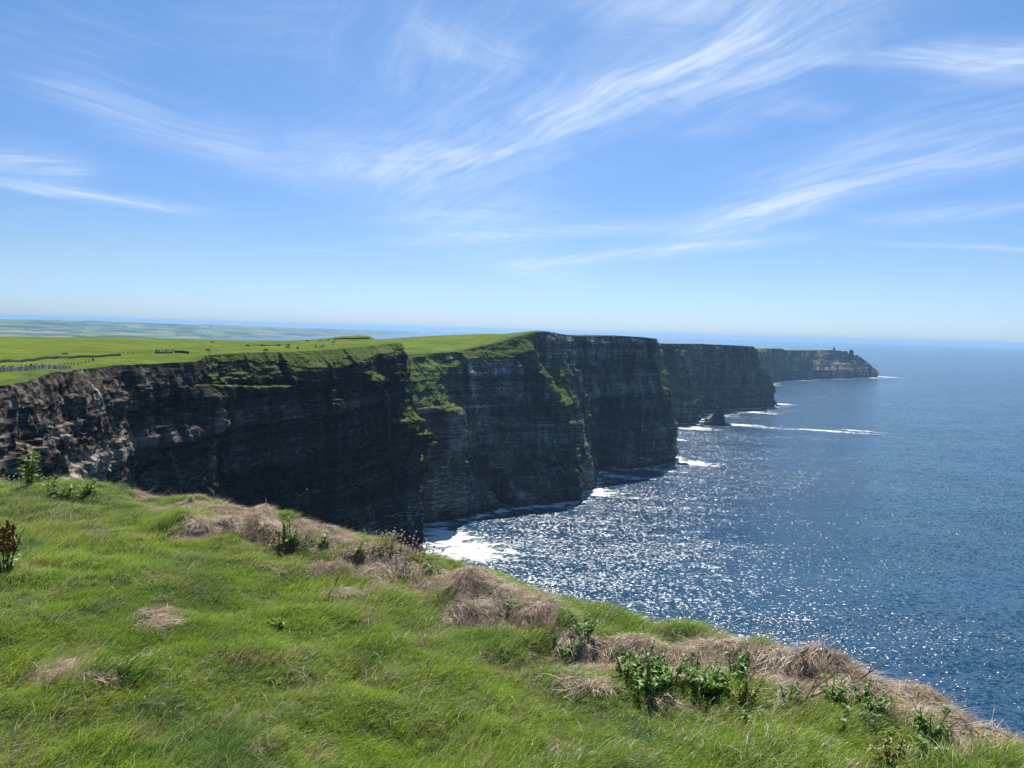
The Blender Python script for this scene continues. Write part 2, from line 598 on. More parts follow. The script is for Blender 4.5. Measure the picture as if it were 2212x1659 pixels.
    for (px, py, ws, dz, am, zl) in ledges:
        # nearest undisplaced point on this pixel's ray
        r = ray(px, py)
        rn = r.normalized()
        dx, dy, dzz = X, Y, Z - HC
        tt = dx * rn.x + dy * rn.y + dzz * rn.z
        q = (dx - rn.x * tt) ** 2 + (dy - rn.y * tt) ** 2 + (dzz - rn.z * tt) ** 2 + (tt * 1e-4)
        i, j = np.unravel_index(np.argmin(q), q.shape)
        ls, lz = s[j], Z[i, j]
        we = 1 - sst(np.abs(S - ls + 2.5 * fbm(Z / 7, S / 9, 5, 2, seed)), ws * .35, ws)
        zz_ = Z + 3.0 * fbm(S / 8, Z / 8, 9, 3, seed + 40) * min(1, dz / 6)
        vleg = np.maximum(vleg, we * sst(zz_, lz - dz * .6, lz - dz * .4) * (1 - sst(zz_, lz + dz * .6, lz + dz * .9)))
        D_ += am * we * (1 - sst(zz_, lz - dz / 2, lz + dz / 2)) * sst(Z, lz - dz / 2 - zl, lz - dz / 2 - zl * .25)
    for (px, py, ws, zt, dep) in caves:
        r = ray(px, py)
        rn = r.normalized()
        tt = X * rn.x + Y * rn.y + (Z - HC) * rn.z
        q = (X - rn.x * tt) ** 2 + (Y - rn.y * tt) ** 2 + ((Z - HC) - rn.z * tt) ** 2 + tt * .1
        i, j = np.unravel_index(np.argmin(q), q.shape)
        ls = s[j]
        print('cave', px, 's', round(ls, 1), 'at', X[i, j].round(), Y[i, j].round(), Z[i, j].round(), 'miss', round(float(q[i, j] - tt[i, j] * .1), 1))
        e = np.abs(S - ls + 1.5 * vn(Z / 9, 0, 0, seed)) / ws
        top = zt * np.sqrt(np.clip(1 - (e * .93) ** 4, 0, 1)) + 2.5 * vn(S / 7, 0, 0, seed + 2)
        D_ -= dep * (1 - sst(e, .82, 1.0)) * (1 - sst(Z, top - 3, top + 1.5))
    rimA = .35 + .65 * rim
    D_ = D_ * rimA
    Zj = Z + fine * .35 * fbm(X / 6, Y / 6, Z / 6, 2, seed + 29) * low
    X = X + N[None, :, 0] * D_
    Y = Y + N[None, :, 1] * D_
    ALL_BASE.append(np.stack([X[2], Y[2]], 1))
    # the top, from the rim inland
    uu = (np.linspace(0, 1, npl + 1)[1:]) ** 2.2
    XP = X[-1][None] * (1 - uu[:, None]) + I[None, :, 0] * uu[:, None]
    YP = Y[-1][None] * (1 - uu[:, None]) + I[None, :, 1] * uu[:, None]
    dist = np.hypot(XP - X[-1][None], YP - Y[-1][None])
    base_z = plateau(XP, YP)
    dz0 = T[:, 2] - plateau(X[-1], Y[-1])
    ZP = base_z + dz0[None] * np.exp(-(dist / 40) ** 2)
    ZP += .5 * fbm(XP / 14, YP / 14, 0, 4, seed + 50) * sst(dist, 0, 6) * (1 - .6 * sst(dist, 25, 80))
    X = np.vstack([X, XP])
    Y = np.vstack([Y, YP])
    Zt = np.vstack([Zj, ZP])
    nr = X.shape[0]
    me = np_mesh(name, np.stack([X, Y, Zt], 2), grid_faces(nr, nc), smooth=False)
    bandf = np.zeros((nr, nc))
    bandf[:nz] = band
    attr(me, 'band', bandf)
    fl = np.zeros((nr, nc))
    fl[nz:] = fieldfn(XP, YP, dist, np.broadcast_to(s[None], XP.shape))
    attr(me, 'field', fl)
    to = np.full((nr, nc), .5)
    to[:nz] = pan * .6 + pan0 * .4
    to = to * tone  # rock of farther cliffs painted lighter in place of haze, near cliff kept dark
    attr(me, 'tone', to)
    gu = np.zeros((nr, nc))
    gu[:nz] = guano * (1 - sst(Z, 45, 78)) * sst(Z, 2, 10)
    attr(me, 'guano', gu)
    ve = np.zeros((nr, nc))
    ve[:nz] = (-.72 + .85 * sst(run, .3, .8) + .8 * np.clip(1 - (T[None, :, 2] - Z) / 9, 0, 1)) * G[None] - 2.2 * (1 - G[None])
    ve[:nz] = ve[:nz] + vleg * 1.1 * G[None]
    sa = np.zeros((nr, nc))
    sa[:nz] = Sn[None]
    attr(me, 'sunlit_sand', sa)
    ve[nz:] = 1
    attr(me, 'veg', ve)
    o = link(name, me, M_CLIFF)
    prop(o, kind='structure')
    bv = BVHTree.FromPolygons([tuple(v) for v in np.stack([X[nz - 1:], Y[nz - 1:], Zt[nz - 1:]], 2).reshape(-1, 3)],
                              grid_faces(nr - nz + 1, nc).tolist())
    return o, bv


def nd(T, B, P, I, R=1.0, G=1.0, S=0.0):
    return dict(T=T, B=B, P=P, I=I, R=R, G=G, S=S)


def wall(ztop, a=.35, b=.7, c=.9, drop=12):
    """steep face with its lean spread over the height, and a short scrubby slope under the rim"""
    return [(ztop * .35, a), (ztop * .7, b), (ztop - drop, c)]


# --- near cliff: from the viewer's own cliff round the bay to the first headland
a_nodes = []
def A(tp, B, drop=10, R=1.0, I=(-1000, 400), a=.2, b=.45, c=.6, G=1.0, S=0.0):
    T = at_d(*tp)
    a_nodes.append(nd(tuple(T), B, wall(T.z, a, b, c, drop), I, R, G, S))


a_nodes.append(nd((60., -60., 176.), (75., -55.), wall(176), (-300, -500)))
a_nodes.append(nd((8., -4., 177.), (20., 2.), wall(177), (-500, -420)))
a_nodes.append(nd((3.5, 4.8, 176.5), (14., 10.), wall(176), (-600, -350)))
a_nodes.append(nd((-2.5, 10., 176.3), (4., 22.), wall(176), (-700, -300)))
a_nodes.append(nd((-9.5, 13.5, 176.), (-6., 30.), wall(176), (-800, -200)))
a_nodes.append(nd((-45., 35., 172.), (-38., 50.), wall(172), (-900, -100), 1.0, 0, .5))
a_nodes.append(nd((-92., 90., 167.), (-75., 98.), wall(167), (-1000, 0), 1.0, 0, .8))
A((0, 834, 205), (-92., 164.), 3, 1.0, (-1050, 150), G=0, S=1, a=.3, b=.65, c=.95)
A((60, 822, 236), (-104., 194.), 3, 1.0, (-1100, 250), G=0, S=1, a=.3, b=.65, c=.95)
A((110, 806, 268), (-116., 224.), 3, 1.0, (-1100, 330), G=0, S=1, a=.3, b=.65, c=.95)
A((200, 794, 318), (-131., 268.), 3, 1.0, (-1150, 420), G=0, S=1, a=.3, b=.65, c=.95)
A((260, 789, 345), (-134., 294.), 3, 1.2, (-1150, 480), G=0, S=.9, a=.3, b=.65, c=.95)
A((330, 786, 362), (-133., 312.), 4, 1.1, (-1200, 540), G=.1, S=.45, a=.3, b=.65, c=.95)  # brown lowered from here on, painting this face's shade into its colour
A((385, 783, 374), (-129., 326.), 4, 1.0, (-1200, 600), G=.1, S=.3, a=.3, b=.65, c=.95)
A((436, 782, 388), (-126., 342.), 4, 1.0, (-1200, 680), G=.2, S=.4, a=.3, b=.65, c=.95)
A((446, 768, 410), (-139., 373.), 10, .8, (-1200, 740), S=.3)
A((520, 763, 432), (-128., 397.), 11, .7, (-1200, 850))
A((600, 761, 455), (-116., 421.), 11, .7, (-1200, 1000))
A((700, 757, 488), (-98., 457.), 11, .7, (-1150, 1200))
A((770, 750, 515), (-84., 486.), 6, .7, (-1100, 1350), c=.7)
A((830, 744, 545), (-71., 515.), 4, .7, (-1000, 1500), c=.85)
A((868, 741, 568), (-61., 536.), 3, .9, (-900, 1600), c=.9)
a_nodes.append(nd((-84., 585., 167.5), (-56., 556.), wall(167, .2, .6, .9, 3), (-800, 1650)))
a_nodes.append(nd((-112., 612., 166.), (-88., 615.), wall(165), (-720, 1650)))
a_nodes.append(nd((-180., 650., 162.), (-170., 664.), wall(162), (-680, 1600)))
a_nodes.append(nd((-290., 680., 160.), (-285., 690.), wall(160), (-640, 1560)))

ctl = [tuple(n['T']) for n in a_nodes[1:-1]]
for px, py, d in [(0, 728, 735), (220, 730, 780), (440, 735, 830), (600, 737, 800), (700, 733, 690), (790, 728, 640),
                  (850, 729, 610), (0, 775, 350), (240, 765, 437), (120, 752, 480), (560, 748, 600), (380, 752, 520),
                  (840, 733, 590)]:
    ctl.append(tuple(at_d(px, py, d)))
ctl += [(-20, -5, 176.2), (-12, 6, 176.2), (-30, 15, 173.5), (-900, 500, 150), (-1300, 700, 112), (-700, 1150, 122), (-400, 1300, 110), (-1100, 1200, 95), (-800, 1600, 85),
        (-1000, 0, 170), (-500, -300, 182), (-200, -200, 180), (-260, 60, 172), (-250, 960, 140), (-180, 1400, 96),
        (-1600, 300, 110), (-420, 760, 150.)]
plA = tps(ctl)


def fieldA(x, y, d, s):
    # rough margin along the rim, then the farmed field; nearly no margin by the path at the left
    mar = np.interp(s, [0, 330, 480, 700], [6, 6, 3, 3])
    n = fbm(x / 9, y / 9, 0, 3, 91)
    return sst(d + 3 * n, mar, mar + 3)


ledA = [(745, 800, 22, 5, 5, 9), (790, 812, 18, 6, 7, 10), (822, 828, 20, 9, 9, 14), (858, 838, 14, 9, 8, 16),
        (885, 897, 20, 14, 12, 26), (850, 905, 9, 5, 6, 10), (828, 903, 7, 4, 5, 8), (905, 985, 9, 8, 7, 18), (900, 1010, 7, 5, 5, 12), (890, 1060, 6, 4, 3, 10), (925, 1140, 12, 16, 10, 45), (895, 935, 6, 5, 4, 8),
        (448, 850, 9, 12, 7, 16), (470, 840, 9, 10, 5, 14), (415, 925, 6, 5, 4, 8), (225, 830, 9, 5, 3, 12)]
near_cliff, bvA = ribbon('near_cliff', a_nodes, None, .62, 230, 1.0, 3, plA, fieldA, ledges=ledA, zfine=.28,
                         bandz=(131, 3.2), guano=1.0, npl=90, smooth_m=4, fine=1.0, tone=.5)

# --- second cliff: spur, recess, ridge with a field, cave headland
b_nodes = []
def Bn(T, B, P, I, R=.8):
    b_nodes.append(nd(tuple(T), B, P, I, R))


Bn((-300, 745, 156), (-285, 735), wall(150), (-900, 1500))
Bn((-190, 742, 155), (-170, 722), wall(150), (-850, 1550))
T = at_d(876, 768, 744)
Bn(T, (-92, 690), [(60, .04), (114, .1), (134, .5)], (-800, 1600), .5)
T = at_d(884, 766, 754)
Bn(T, (-68, 704), [(60, .04), (106, .09), (130, .5)], (-750, 1620), .5)
T = at_d(892, 764, 762)
Bs = (-46, 722)
Bn(T, Bs, [(70, .04), on_section(T, Bs, 1000, 893), on_section(T, Bs, 955, 832)], (-700, 1650), .5)
T = at_d(925, 763, 790)
Bn(T, (-30, 742), [(60, .25), (95, .5), (146, .97)], (-650, 1700))
T = at_d(985, 760, 812)
Bn(T, (-12, 764), [(50, .30), (95, .7), (139, .86)], (-600, 1750))
T = at_d(1060, 744, 838)
Bn(T, (12, 770), [(50, .30), (95, .6), (146, .78)], (-550, 1800))
T = at_d(1110, 730, 856)
Bn(T, (40, 783), [(50, .25), (95, .5), (155, .72)], (-500, 1850))
T = at_d(1150, 719, 872)
Bn(T, (62, 798), [(45, .2), (95, .4), (162, .74)], (-450, 1900))
T = at_d(1178, 715, 888)
Bs = (74, 806)
Bn(T, Bs, [(46, .08), on_section(T, Bs, 1226, 872), on_section(T, Bs, 1180, 812)], (-400, 1950))
T = at_d(1205, 721, 930)
Bn(T, (92, 870), [(50, .2), (95, .5), (160, .93)], (-350, 2000))
T = at_d(1240, 726, 985)
Bn(T, (106, 960), [(50, .2), (95, .5), (160, .93)], (-300, 2050))
T = at_d(1290, 726, 1015)
Bn(T, (124, 984), [(50, .2), (95, .5), (160, .93)], (-200, 2100))
T = at_d(1350, 726, 1050)
Bn(T, (158, 1000), [(50, .2), (95, .5), (160, .93)], (-100, 2150))
T = at_d(1396, 729, 1085)
Bn(T, (200, 1036), [(50, .2), (95, .5), (160, .93)], (0, 2150))
T = at_d(1408, 731, 1105)
Bs = (234, 1068)
Bn(T, Bs, [on_section(T, Bs, 1455, 940), on_section(T, Bs, 1437, 850), on_section(T, Bs, 1417, 808)], (50, 2150))
Bn((212, 1140, 172), (240, 1108), [(60, .3), (100, .8), (160, .95)], (60, 2150))
Bn((190, 1200, 170), (215, 1190), wall(165), (70, 2150))
Bn((160, 1330, 168), (180, 1330), wall(165), (80, 2150))
ctlB = [tuple(n['T']) for n in b_nodes]
for px, py, d in [(882, 740, 905), (920, 733, 930), (960, 726, 955), (1010, 723, 970), (1060, 721, 985), (1115, 721, 960),
                  (900, 752, 830), (1000, 745, 880), (1175, 713.5, 915), (1300, 723.5, 1090)]:
    ctlB.append(tuple(at_d(px, py, d)))
ctlB += [(-500, 1100, 120), (-300, 1300, 125), (0, 1300, 150), (-100, 1700, 110), (-600, 1600, 80), (-500, 850, 140), (100, 2100, 100)]
plB = tps(ctlB)


def fieldB(x, y, d, s):
    mar = np.interp(x, [-200, -110, -60, 0, 30, 60], [16, 14, 12, 12, 10, 400])
    n = fbm(x / 12, y / 12, 0, 3, 95)
    return sst(d + 3 * n, mar, mar + 4)


ledB = [(940, 780, 40, 9, 8, 16), (1192, 835, 10, 12, 6, 18), (1235, 1015, 12, 12, 8, 26), (1195, 945, 16, 4, 3, 10),
        (1432, 838, 9, 18, 5, 20), (1440, 876, 8, 5, 3, 10)]
cavB = [(1090, 1098, 13, 36, 60), (1328, 1000, 27, 92, 95)]
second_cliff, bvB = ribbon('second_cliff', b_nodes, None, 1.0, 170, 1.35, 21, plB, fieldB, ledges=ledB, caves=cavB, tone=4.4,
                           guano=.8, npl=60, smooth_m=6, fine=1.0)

# --- third cliff
d_nodes = []
def Dn(T, B, P, I, R=.8):
    d_nodes.append(nd(tuple(T), B, P, I, R))


Dn((230, 1460, 162), (245, 1450), wall(160), (-100, 2600))
Dn((270, 1540, 161), (295, 1490), wall(160), (0, 2700))
T = at_d(1430, 742, 1640)
Dn(T, (322, 1524), [(45, .1), (80, .25), (120, .8)], (100, 2800))
T = at_d(1452, 743, 1640)
Bs = (350, 1548)
Dn(T, Bs, [(50, .05), on_section(T, Bs, 1478, 852), on_section(T, Bs, 1467, 832)], (150, 2850))
T = at_d(1465, 743, 1665)
Bs = (376, 1572)
Dn(T, Bs, [(60, .03), on_section(T, Bs, 1496, 846), on_section(T, Bs, 1486, 818)], (200, 2900))
T = at_d(1485, 743, 1740)
Dn(T, (400, 1640), [(50, .4), (80, .7), (130, .9)], (250, 2900))
T = at_d(1512, 743, 1890)
Dn(T, (446, 1806), [(40, .15), (70, .4), (120, .75)], (300, 2950))
T = at_d(1560, 745, 1960)
Dn(T, (510, 1872), [(40, .15), (70, .4), (120, .75)], (400, 3000))
T = at_d(1605, 747, 2040)
Dn(T, (600, 1930), [(40, .15), (70, .4), (120, .75)], (500, 3050))
T = at_d(1628, 749, 2070)
Bs = (674, 1975)
Dn(T, Bs, [on_section(T, Bs, 1677, 838), on_section(T, Bs, 1660, 812), on_section(T, Bs, 1633, 786)], (550, 3050), .5)
Dn((625, 2010, 154), (690, 2030), [(50, .1), (72, .35), (115, .8)], (570, 3050), .5)
Dn((600, 2080, 152), (650, 2110), wall(150), (580, 3000))
Dn((560, 2250, 150), (600, 2270), wall(150), (580, 3000))
ctlD = [tuple(n['T']) for n in d_nodes] + [(250, 2400, 130), (300, 1900, 155), (450, 2900, 100), (0, 2500, 120), (450, 2200, 150)]
plD = tps(ctlD)
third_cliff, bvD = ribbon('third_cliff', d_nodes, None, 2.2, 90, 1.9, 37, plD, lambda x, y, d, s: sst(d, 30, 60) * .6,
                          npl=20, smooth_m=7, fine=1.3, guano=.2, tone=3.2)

# --- far headland
e_nodes = []
def En(T, B, P, I, R=.6):
    scree = 1.0 if B[0] > 1300 else 0.0
    e_nodes.append(nd(tuple(T), B, P, I, R, 1 - .8 * scree, .3 * scree))


En((880, 2800, 134), (930, 2780), wall(130), (500, 3800))
T = at_d(1640, 757, 3150)
En(T, (985, 2930), wall(T.z), (600, 3900))
T = at_d(1652, 753, 3270)
En(T, (1030, 3050), wall(T.z), (700, 4000))
T = at_d(1691, 753, 3430)
En(T, (1120, 3180), wall(T.z), (800, 4100))
T = at_d(1697, 757, 3490)
En(T, (1150, 3225), [(45, .1), (78, .5), (95, .85)], (850, 4150))
T = at_d(1735, 757, 3630)
En(T, (1260, 3330), wall(T.z), (1000, 4300))
T = at_d(1770, 757, 3830)
En(T, (1365, 3410), [(40, .03), (88, .66), (106, .82)], (1100, 4400), .4)
T = at_d(1800, 756.5, 3940)
En(T, (1462, 3490), [(38, .03), (84, .72), (96, .86)], (1200, 4500), .4)
T = at_d(1821, 758, 3980)
En(T, (1530, 3540), [(38, .03), (76, .75), (92, .9)], (1300, 4500), .4)
T = at_d(1832, 764, 4000)
En(T, (1580, 3580), [(38, .03), (74, .6), (98, .9)], (1350, 4500), .6)
T = at_d(1852, 768, 4050)
En(T, (1650, 3630), [(36, .03), (62, .5), (88, .9)], (1400, 4500), .6)
T = at_d(1874, 782, 4110)
En(T, (1710, 3680), [(30, .1), (42, .4), (60, .85)], (1500, 4500), .4)
T = at_d(1891, 797, 4150)
En(T, (1757, 3718), [(16, .1), (28, .4), (33, .7)], (1600, 4500), .3)
En((1795, 3770, 22), (1790, 3745), [(6, .1), (12, .4), (16, .7)], (1650, 4500), .3)
En((1780, 3900, 20), (1800, 3880), [(6, .1), (12, .4), (16, .7)], (1650, 4500), .3)
ctlE = [tuple(n['T']) for n in e_nodes] + [(900, 3900, 110), (1300, 3900, 100), (700, 3300, 120), (1500, 4400, 60), (1000, 4300, 90)]
plE = tps(ctlE)
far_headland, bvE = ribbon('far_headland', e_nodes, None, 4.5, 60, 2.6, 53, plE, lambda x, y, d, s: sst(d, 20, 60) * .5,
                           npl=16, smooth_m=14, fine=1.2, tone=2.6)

# ------------------------------------------------------------------ sea
def build_sea():
    rr = [0.0]
    r = 20.0
    while r < 300:
        rr.append(r)
        r *= 1.15
    while r < 5200:
        rr.append(r)
        r *= 1.0055
    while r < 42000:
        rr.append(r)
        r *= 1.12
    rr = np.array(rr)
    az = np.concatenate([np.arange(-180, -40, 5), np.arange(-40, 42, .3), np.arange(45, 181, 5)]) * math.pi / 180
    Rm, Am = np.meshgrid(rr, az, indexing='ij')
    X, Y = Rm * np.sin(Am), Rm * np.cos(Am)
    foam = np.zeros_like(X)
    near = (rr > 250) & (rr < 5000)
    for bp in ALL_BASE:
        st = max(1, int(len(bp) / 260))
        q = bp[::st]
        i0 = np.where(near)[0]
        xs, ys = X[i0], Y[i0]
        dm = np.full(xs.shape, 1e9)
        for (bx, by) in q:
            dm = np.minimum(dm, (xs - bx) ** 2 + (ys - by) ** 2)
        dm = np.sqrt(dm)
        sca = 11 + Rm[i0] * .005
        foam[i0] = np.maximum(foam[i0], .98 * np.exp(-(dm / sca) ** 1.2))
    # broken water: centre pixel on the sea, half sizes in metres (across, along the view), strength
    for (px, py, hx, hy, st) in [(955, 1165, 34, 34, 1.15), (1000, 1190, 48, 28, 1.0), (1045, 1205, 34, 16, .8), (955, 1142, 12, 10, .5),
                                 (955, 1125, 16, 12, .5), (1030, 1106, 24, 8, .4), (1285, 1060, 34, 30, .95), (1270, 1080, 10, 14, .5), (1375, 1075, 16, 6, .8),
                                 (1340, 1030, 44, 14, .75), (1420, 1015, 44, 14, .8), (1490, 1000, 42, 16, 1.5), (1500, 985, 20, 12, .45), (1470, 975, 14, 10, .7), (1468, 950, 14, 8, .8),
                                 (1500, 925, 50, 26, .95), (1530, 895, 70, 30, .8), (1600, 918, 50, 14, 1.5), (1560, 916, 30, 12, 1.2),
                                 (1660, 924, 60, 12, .85), (1780, 930, 100, 14, .85), (1850, 930, 50, 9, 1.8), (1620, 890, 80, 30, .75),
                                 (1690, 873, 34, 20, 1.4), (1640, 885, 50, 8, .7), (1905, 814, 80, 40, 1.6), (1880, 816, 60, 30, 1.3),
                                 (1820, 820, 50, 10, .8), (1750, 824, 60, 10, .6), (1165, 1080, 10, 10, .2), (1345, 1055, 14, 5, .45)]:
        c = at_z(px, py, 0)
        d = math.hypot(c.x, c.y)
        ex, ey = c.y / d, -c.x / d
        ax = (X - c.x) * ex + (Y - c.y) * ey
        ay = (X - c.x) * c.x / d + (Y - c.y) * c.y / d
        foam = np.maximum(foam, min(st, 1.15) * np.exp(-(ax / hx) ** 2 - (ay / (hy * 1.3)) ** 2))
    Z = np.zeros_like(X)
    me = np_mesh('sea', np.stack([X, Y, Z], 2), grid_faces(len(rr), len(az), flip=True), smooth=True)
    attr(me, 'foam', foam)
    o = link('sea', me, M_SEA)
    prop(o, kind='structure')
    return o


sea = build_sea()
# ------------------------------------------------------------------ foreground ground
EDGE_PX = [(-420, 975, 15.5), (-180, 992, 12.4), (0, 1007, 10.6), (87, 1019, 10.3), (174, 1031, 10.0), (260, 1045, 9.6), (347, 1052, 9.3),
           (420, 1068, 9.0), (503, 1080, 8.7), (562, 1093, 8.4), (625, 1112, 8.15), (694, 1132, 7.9), (768, 1152, 7.7), (820, 1168, 7.5),
           (886, 1180, 7.2), (931, 1208, 7.0), (980, 1222, 6.8), (1035, 1246, 6.6), (1101, 1267, 6.4), (1188, 1296, 6.1),
           (1262, 1312, 5.95), (1345, 1330, 5.75), (1420, 1362, 5.5), (1512, 1378, 5.35), (1628, 1402, 5.1), (1702, 1422, 4.95), (1759, 1444, 4.85),
           (1843, 1468, 4.75), (1956, 1492, 4.6), (2040, 1514, 4.5), (2124, 1540, 4.4), (2212, 1568, 4.3), (2400, 1632, 4.1)]
EW = [at_d(*p) for p in EDGE_PX] + [Vector((4.2, 1.2, 177.9)), Vector((6.5, -3, 177.8)), Vector((8, -12, 177.5))]
EP = np.array([(p.x, p.y) for p in EW])
fgc = [tuple(p) for p in EW] + [(0, 0, 178.25), (-3, 3, 178.2), (-8, 4, 178.25), (-5, -4, 178.3), (3, -3, 178.2), (0, 3.4, 178.02),
                                (-2, 5.5, 178.12), (-14, 6, 178.3), (-4, 7, 178.14), (-9, 9, 178.2)]
fg_plane = tps(fgc)


def edge_sd(x, y):
    """distance beyond the cliff edge, negative on the land"""
    x = np.asarray(x, float)
    y = np.asarray(y, float)
    best = np.full(x.shape, 1e9)
    sg = np.zeros(x.shape)
    for i in range(len(EP) - 1):
        ax, ay = EP[i]
        bx, by = EP[i + 1]
        ex, ey = bx - ax, by - ay
        L2 = ex * ex + ey * ey
        t = np.clip(((x - ax) * ex + (y - ay) * ey) / L2, 0, 1)
        dx, dy = x - (ax + t * ex), y - (ay + t * ey)
        d = np.hypot(dx, dy)
        s = -(ex * (y - ay) - ey * (x - ax))
        m = d < best
        best = np.where(m, d, best)
        sg = np.where(m, np.sign(s), sg)
    return -best * sg


# heaps of dead grass: place in the picture they were read from, half sizes there, height in metres, how dry
HEAPS = [(352, 1052, 34, 7, .07, 1), (300, 1052, 20, 4, .0, .5), (440, 1140, 48, 12, .12, 1), (395, 1112, 34, 6, .03, .8), (505, 1104, 52, 14, .12, 1),
         (470, 1090, 40, 9, .02, .7), (560, 1112, 36, 12, .05, .8), (593, 1165, 34, 22, .10, 1), (660, 1165, 46, 22, .20, 1), (700, 1185, 44, 18, .16, 1),
         (735, 1215, 50, 14, .08, 1), (790, 1185, 40, 10, .02, .8), (845, 1196, 52, 18, .20, 1), (800, 1230, 40, 14, .1, 1), (890, 1228, 50, 20, .2, 1),
         (952, 1232, 44, 24, .22, 1), (985, 1262, 44, 20, .14, 1), (900, 1262, 60, 14, .04, .9), (1035, 1285, 40, 16, .1, 1),
         (1085, 1290, 54, 20, .17, 1), (1140, 1312, 40, 22, .14, 1), (1185, 1330, 26, 12, .03, .7), (1180, 1305, 30, 9, .0, .5),
         (1285, 1362, 50, 18, .15, 1), (1350, 1372, 50, 18, .15, 1), (1420, 1395, 42, 22, .12, 1), (1465, 1430, 30, 26, .06, 1), (1300, 1325, 40, 8, .0, .6),
         (1400, 1345, 50, 7, .0, .6), (1512, 1362, 18, 9, .10, .8), (1580, 1382, 60, 10, .03, .7), (1540, 1410, 50, 16, .1, 1), (1620, 1440, 44, 24, .12, 1),
         (1680, 1450, 60, 24, .10, 1), (1750, 1480, 60, 24, .08, 1), (1830, 1500, 60, 24, .10, 1), (1760, 1500, 44, 16, .02, 1), (1900, 1505, 60, 24, .14, 1),
         (1980, 1530, 60, 26, .14, 1), (2050, 1565, 60, 28, .16, 1), (2120, 1590, 60, 30, .18, 1), (2200, 1610, 60, 34, .2, 1), (2180, 1650, 60, 30, .05, 1),
         (1735, 1415, 30, 6, .08, .7), (2300, 1660, 80, 40, .2, 1),
         (785, 1262, 46, 8, .03, .8), (600, 1222, 44, 7, .02, .7), (290, 1345, 54, 7, .03, .9), (85, 1452, 62, 11, .04, .95), (140, 1478, 50, 8, .02, .7),
         (225, 1434, 26, 9, .03, .6), (345, 1425, 26, 8, .02, .5), (110, 1282, 24, 7, .0, .6), (225, 1145, 20, 8, .0, .5), (1245, 1462, 46, 12, .04, .8),
         (1390, 1498, 60, 8, .03, .9), (1440, 1515, 40, 7, .02, .8), (1180, 1445, 36, 7, .0, .6), (1335, 1442, 30, 8, .02, .6), (575, 1625, 40, 14, .03, .6),
         (965, 1480, 40, 10, .0, .45), (1000, 1500, 30, 8, .0, .4), (640, 1435, 44, 10, .0, .4), (195, 1050, 24, 6, .04, .6), (70, 1180, 20, 6, .0, .4),
         (350, 1185, 40, 6, .0, .4), (1880, 1615, 26, 10, .02, .4), (940, 1320, 40, 7, .0, .4), (540, 1555, 30, 8, .0, .3), (1040, 1560, 30, 8, .0, .3)]
HW = []
for (px, py, rx, ry, hh_, st) in HEAPS:
    c = at_z(px, py + ry * .3, 178.08)
    d = math.hypot(c.x, c.y)
    ux, uy = c.x / d, c.y / d
    HW.append((c.x, c.y, ux, uy, (1.0 if rx < 44 or px > 400 else .8) * rx * d / FPX, max(.08, ry * d / FPX * d / 2.3), hh_ * .72, st))


BERMS = [([(540, 1108), (600, 1148), (660, 1158), (730, 1180), (800, 1192), (850, 1196), (900, 1215), (955, 1232), (1010, 1258), (1075, 1278), (1130, 1300), (1180, 1322)], .19),
         ([(1225, 1362), (1300, 1352), (1380, 1368), (1450, 1392), (1520, 1396), (1600, 1412), (1680, 1434), (1770, 1462), (1860, 1488), (1960, 1508), (2060, 1536), (2212, 1582), (2420, 1665)], .115),
         ([(330, 1052), (400, 1100), (470, 1095), (540, 1108)], .05), ([(395, 1150), (440, 1138), (500, 1135)], .10)]
BW = []
for pl, hh_ in BERMS:
    q = []
    for (px, py) in pl:
        c = at_z(px, py + 14, 178.08)
        q.append((c.x, c.y))
    BW.append((np.array(q), hh_))


def berm_fields(x, y, hump, dry):
    wx = x + .13 * fbm(x / .45, y / .45, 13, 3, 171)
    wy = y + .13 * fbm(x / .45, y / .45, 18, 3, 172)
    for q, hh_ in BW:
        best = np.full(x.shape, 1e9)
        side = np.zeros(x.shape)
        for i in range(len(q) - 1):
            ax, ay = q[i]
            bx, by = q[i + 1]
            ex, ey = bx - ax, by - ay
            t = np.clip(((wx - ax) * ex + (wy - ay) * ey) / (ex * ex + ey * ey), 0, 1)
            dx, dy = wx - (ax + t * ex), wy - (ay + t * ey)
            d = np.hypot(dx, dy)
            sg = np.sign(ex * (wy - ay) - ey * (wx - ax))
            m = d < best
            best = np.where(m, d, best)
            side = np.where(m, sg, side)
        # side > 0: beyond the crest; the near side drops away steeply
        v = best * side
        h = np.where(v > 0, np.exp(-(best / .42) ** 2), 1 - sst(-v, .03, .19))
        gap = sst(fbm(x / .8, y / .8, 21, 2, 175), -.75, .15)
        hump = np.maximum(hump, hh_ * h * (.35 + .65 * gap))
        und = np.where(v > 0, 0, np.exp(-((-v - .20) / .075) ** 2)) * sst(fbm(x / .42, y / .42, 31, 2, 179), -.25, .35)
        hump = hump - (.10 if hh_ > .08 else .03) * und
        wn = .16 + .12 * vn(x / .5, y / .5, 4, 177)
        dr = np.where(v > 0, 1 - sst(v, .02, .16), 1 - sst(-v, wn, wn + .08)) * sst(gap, .0, .5)
        dry = np.maximum(dry, dr)
    return hump, dry


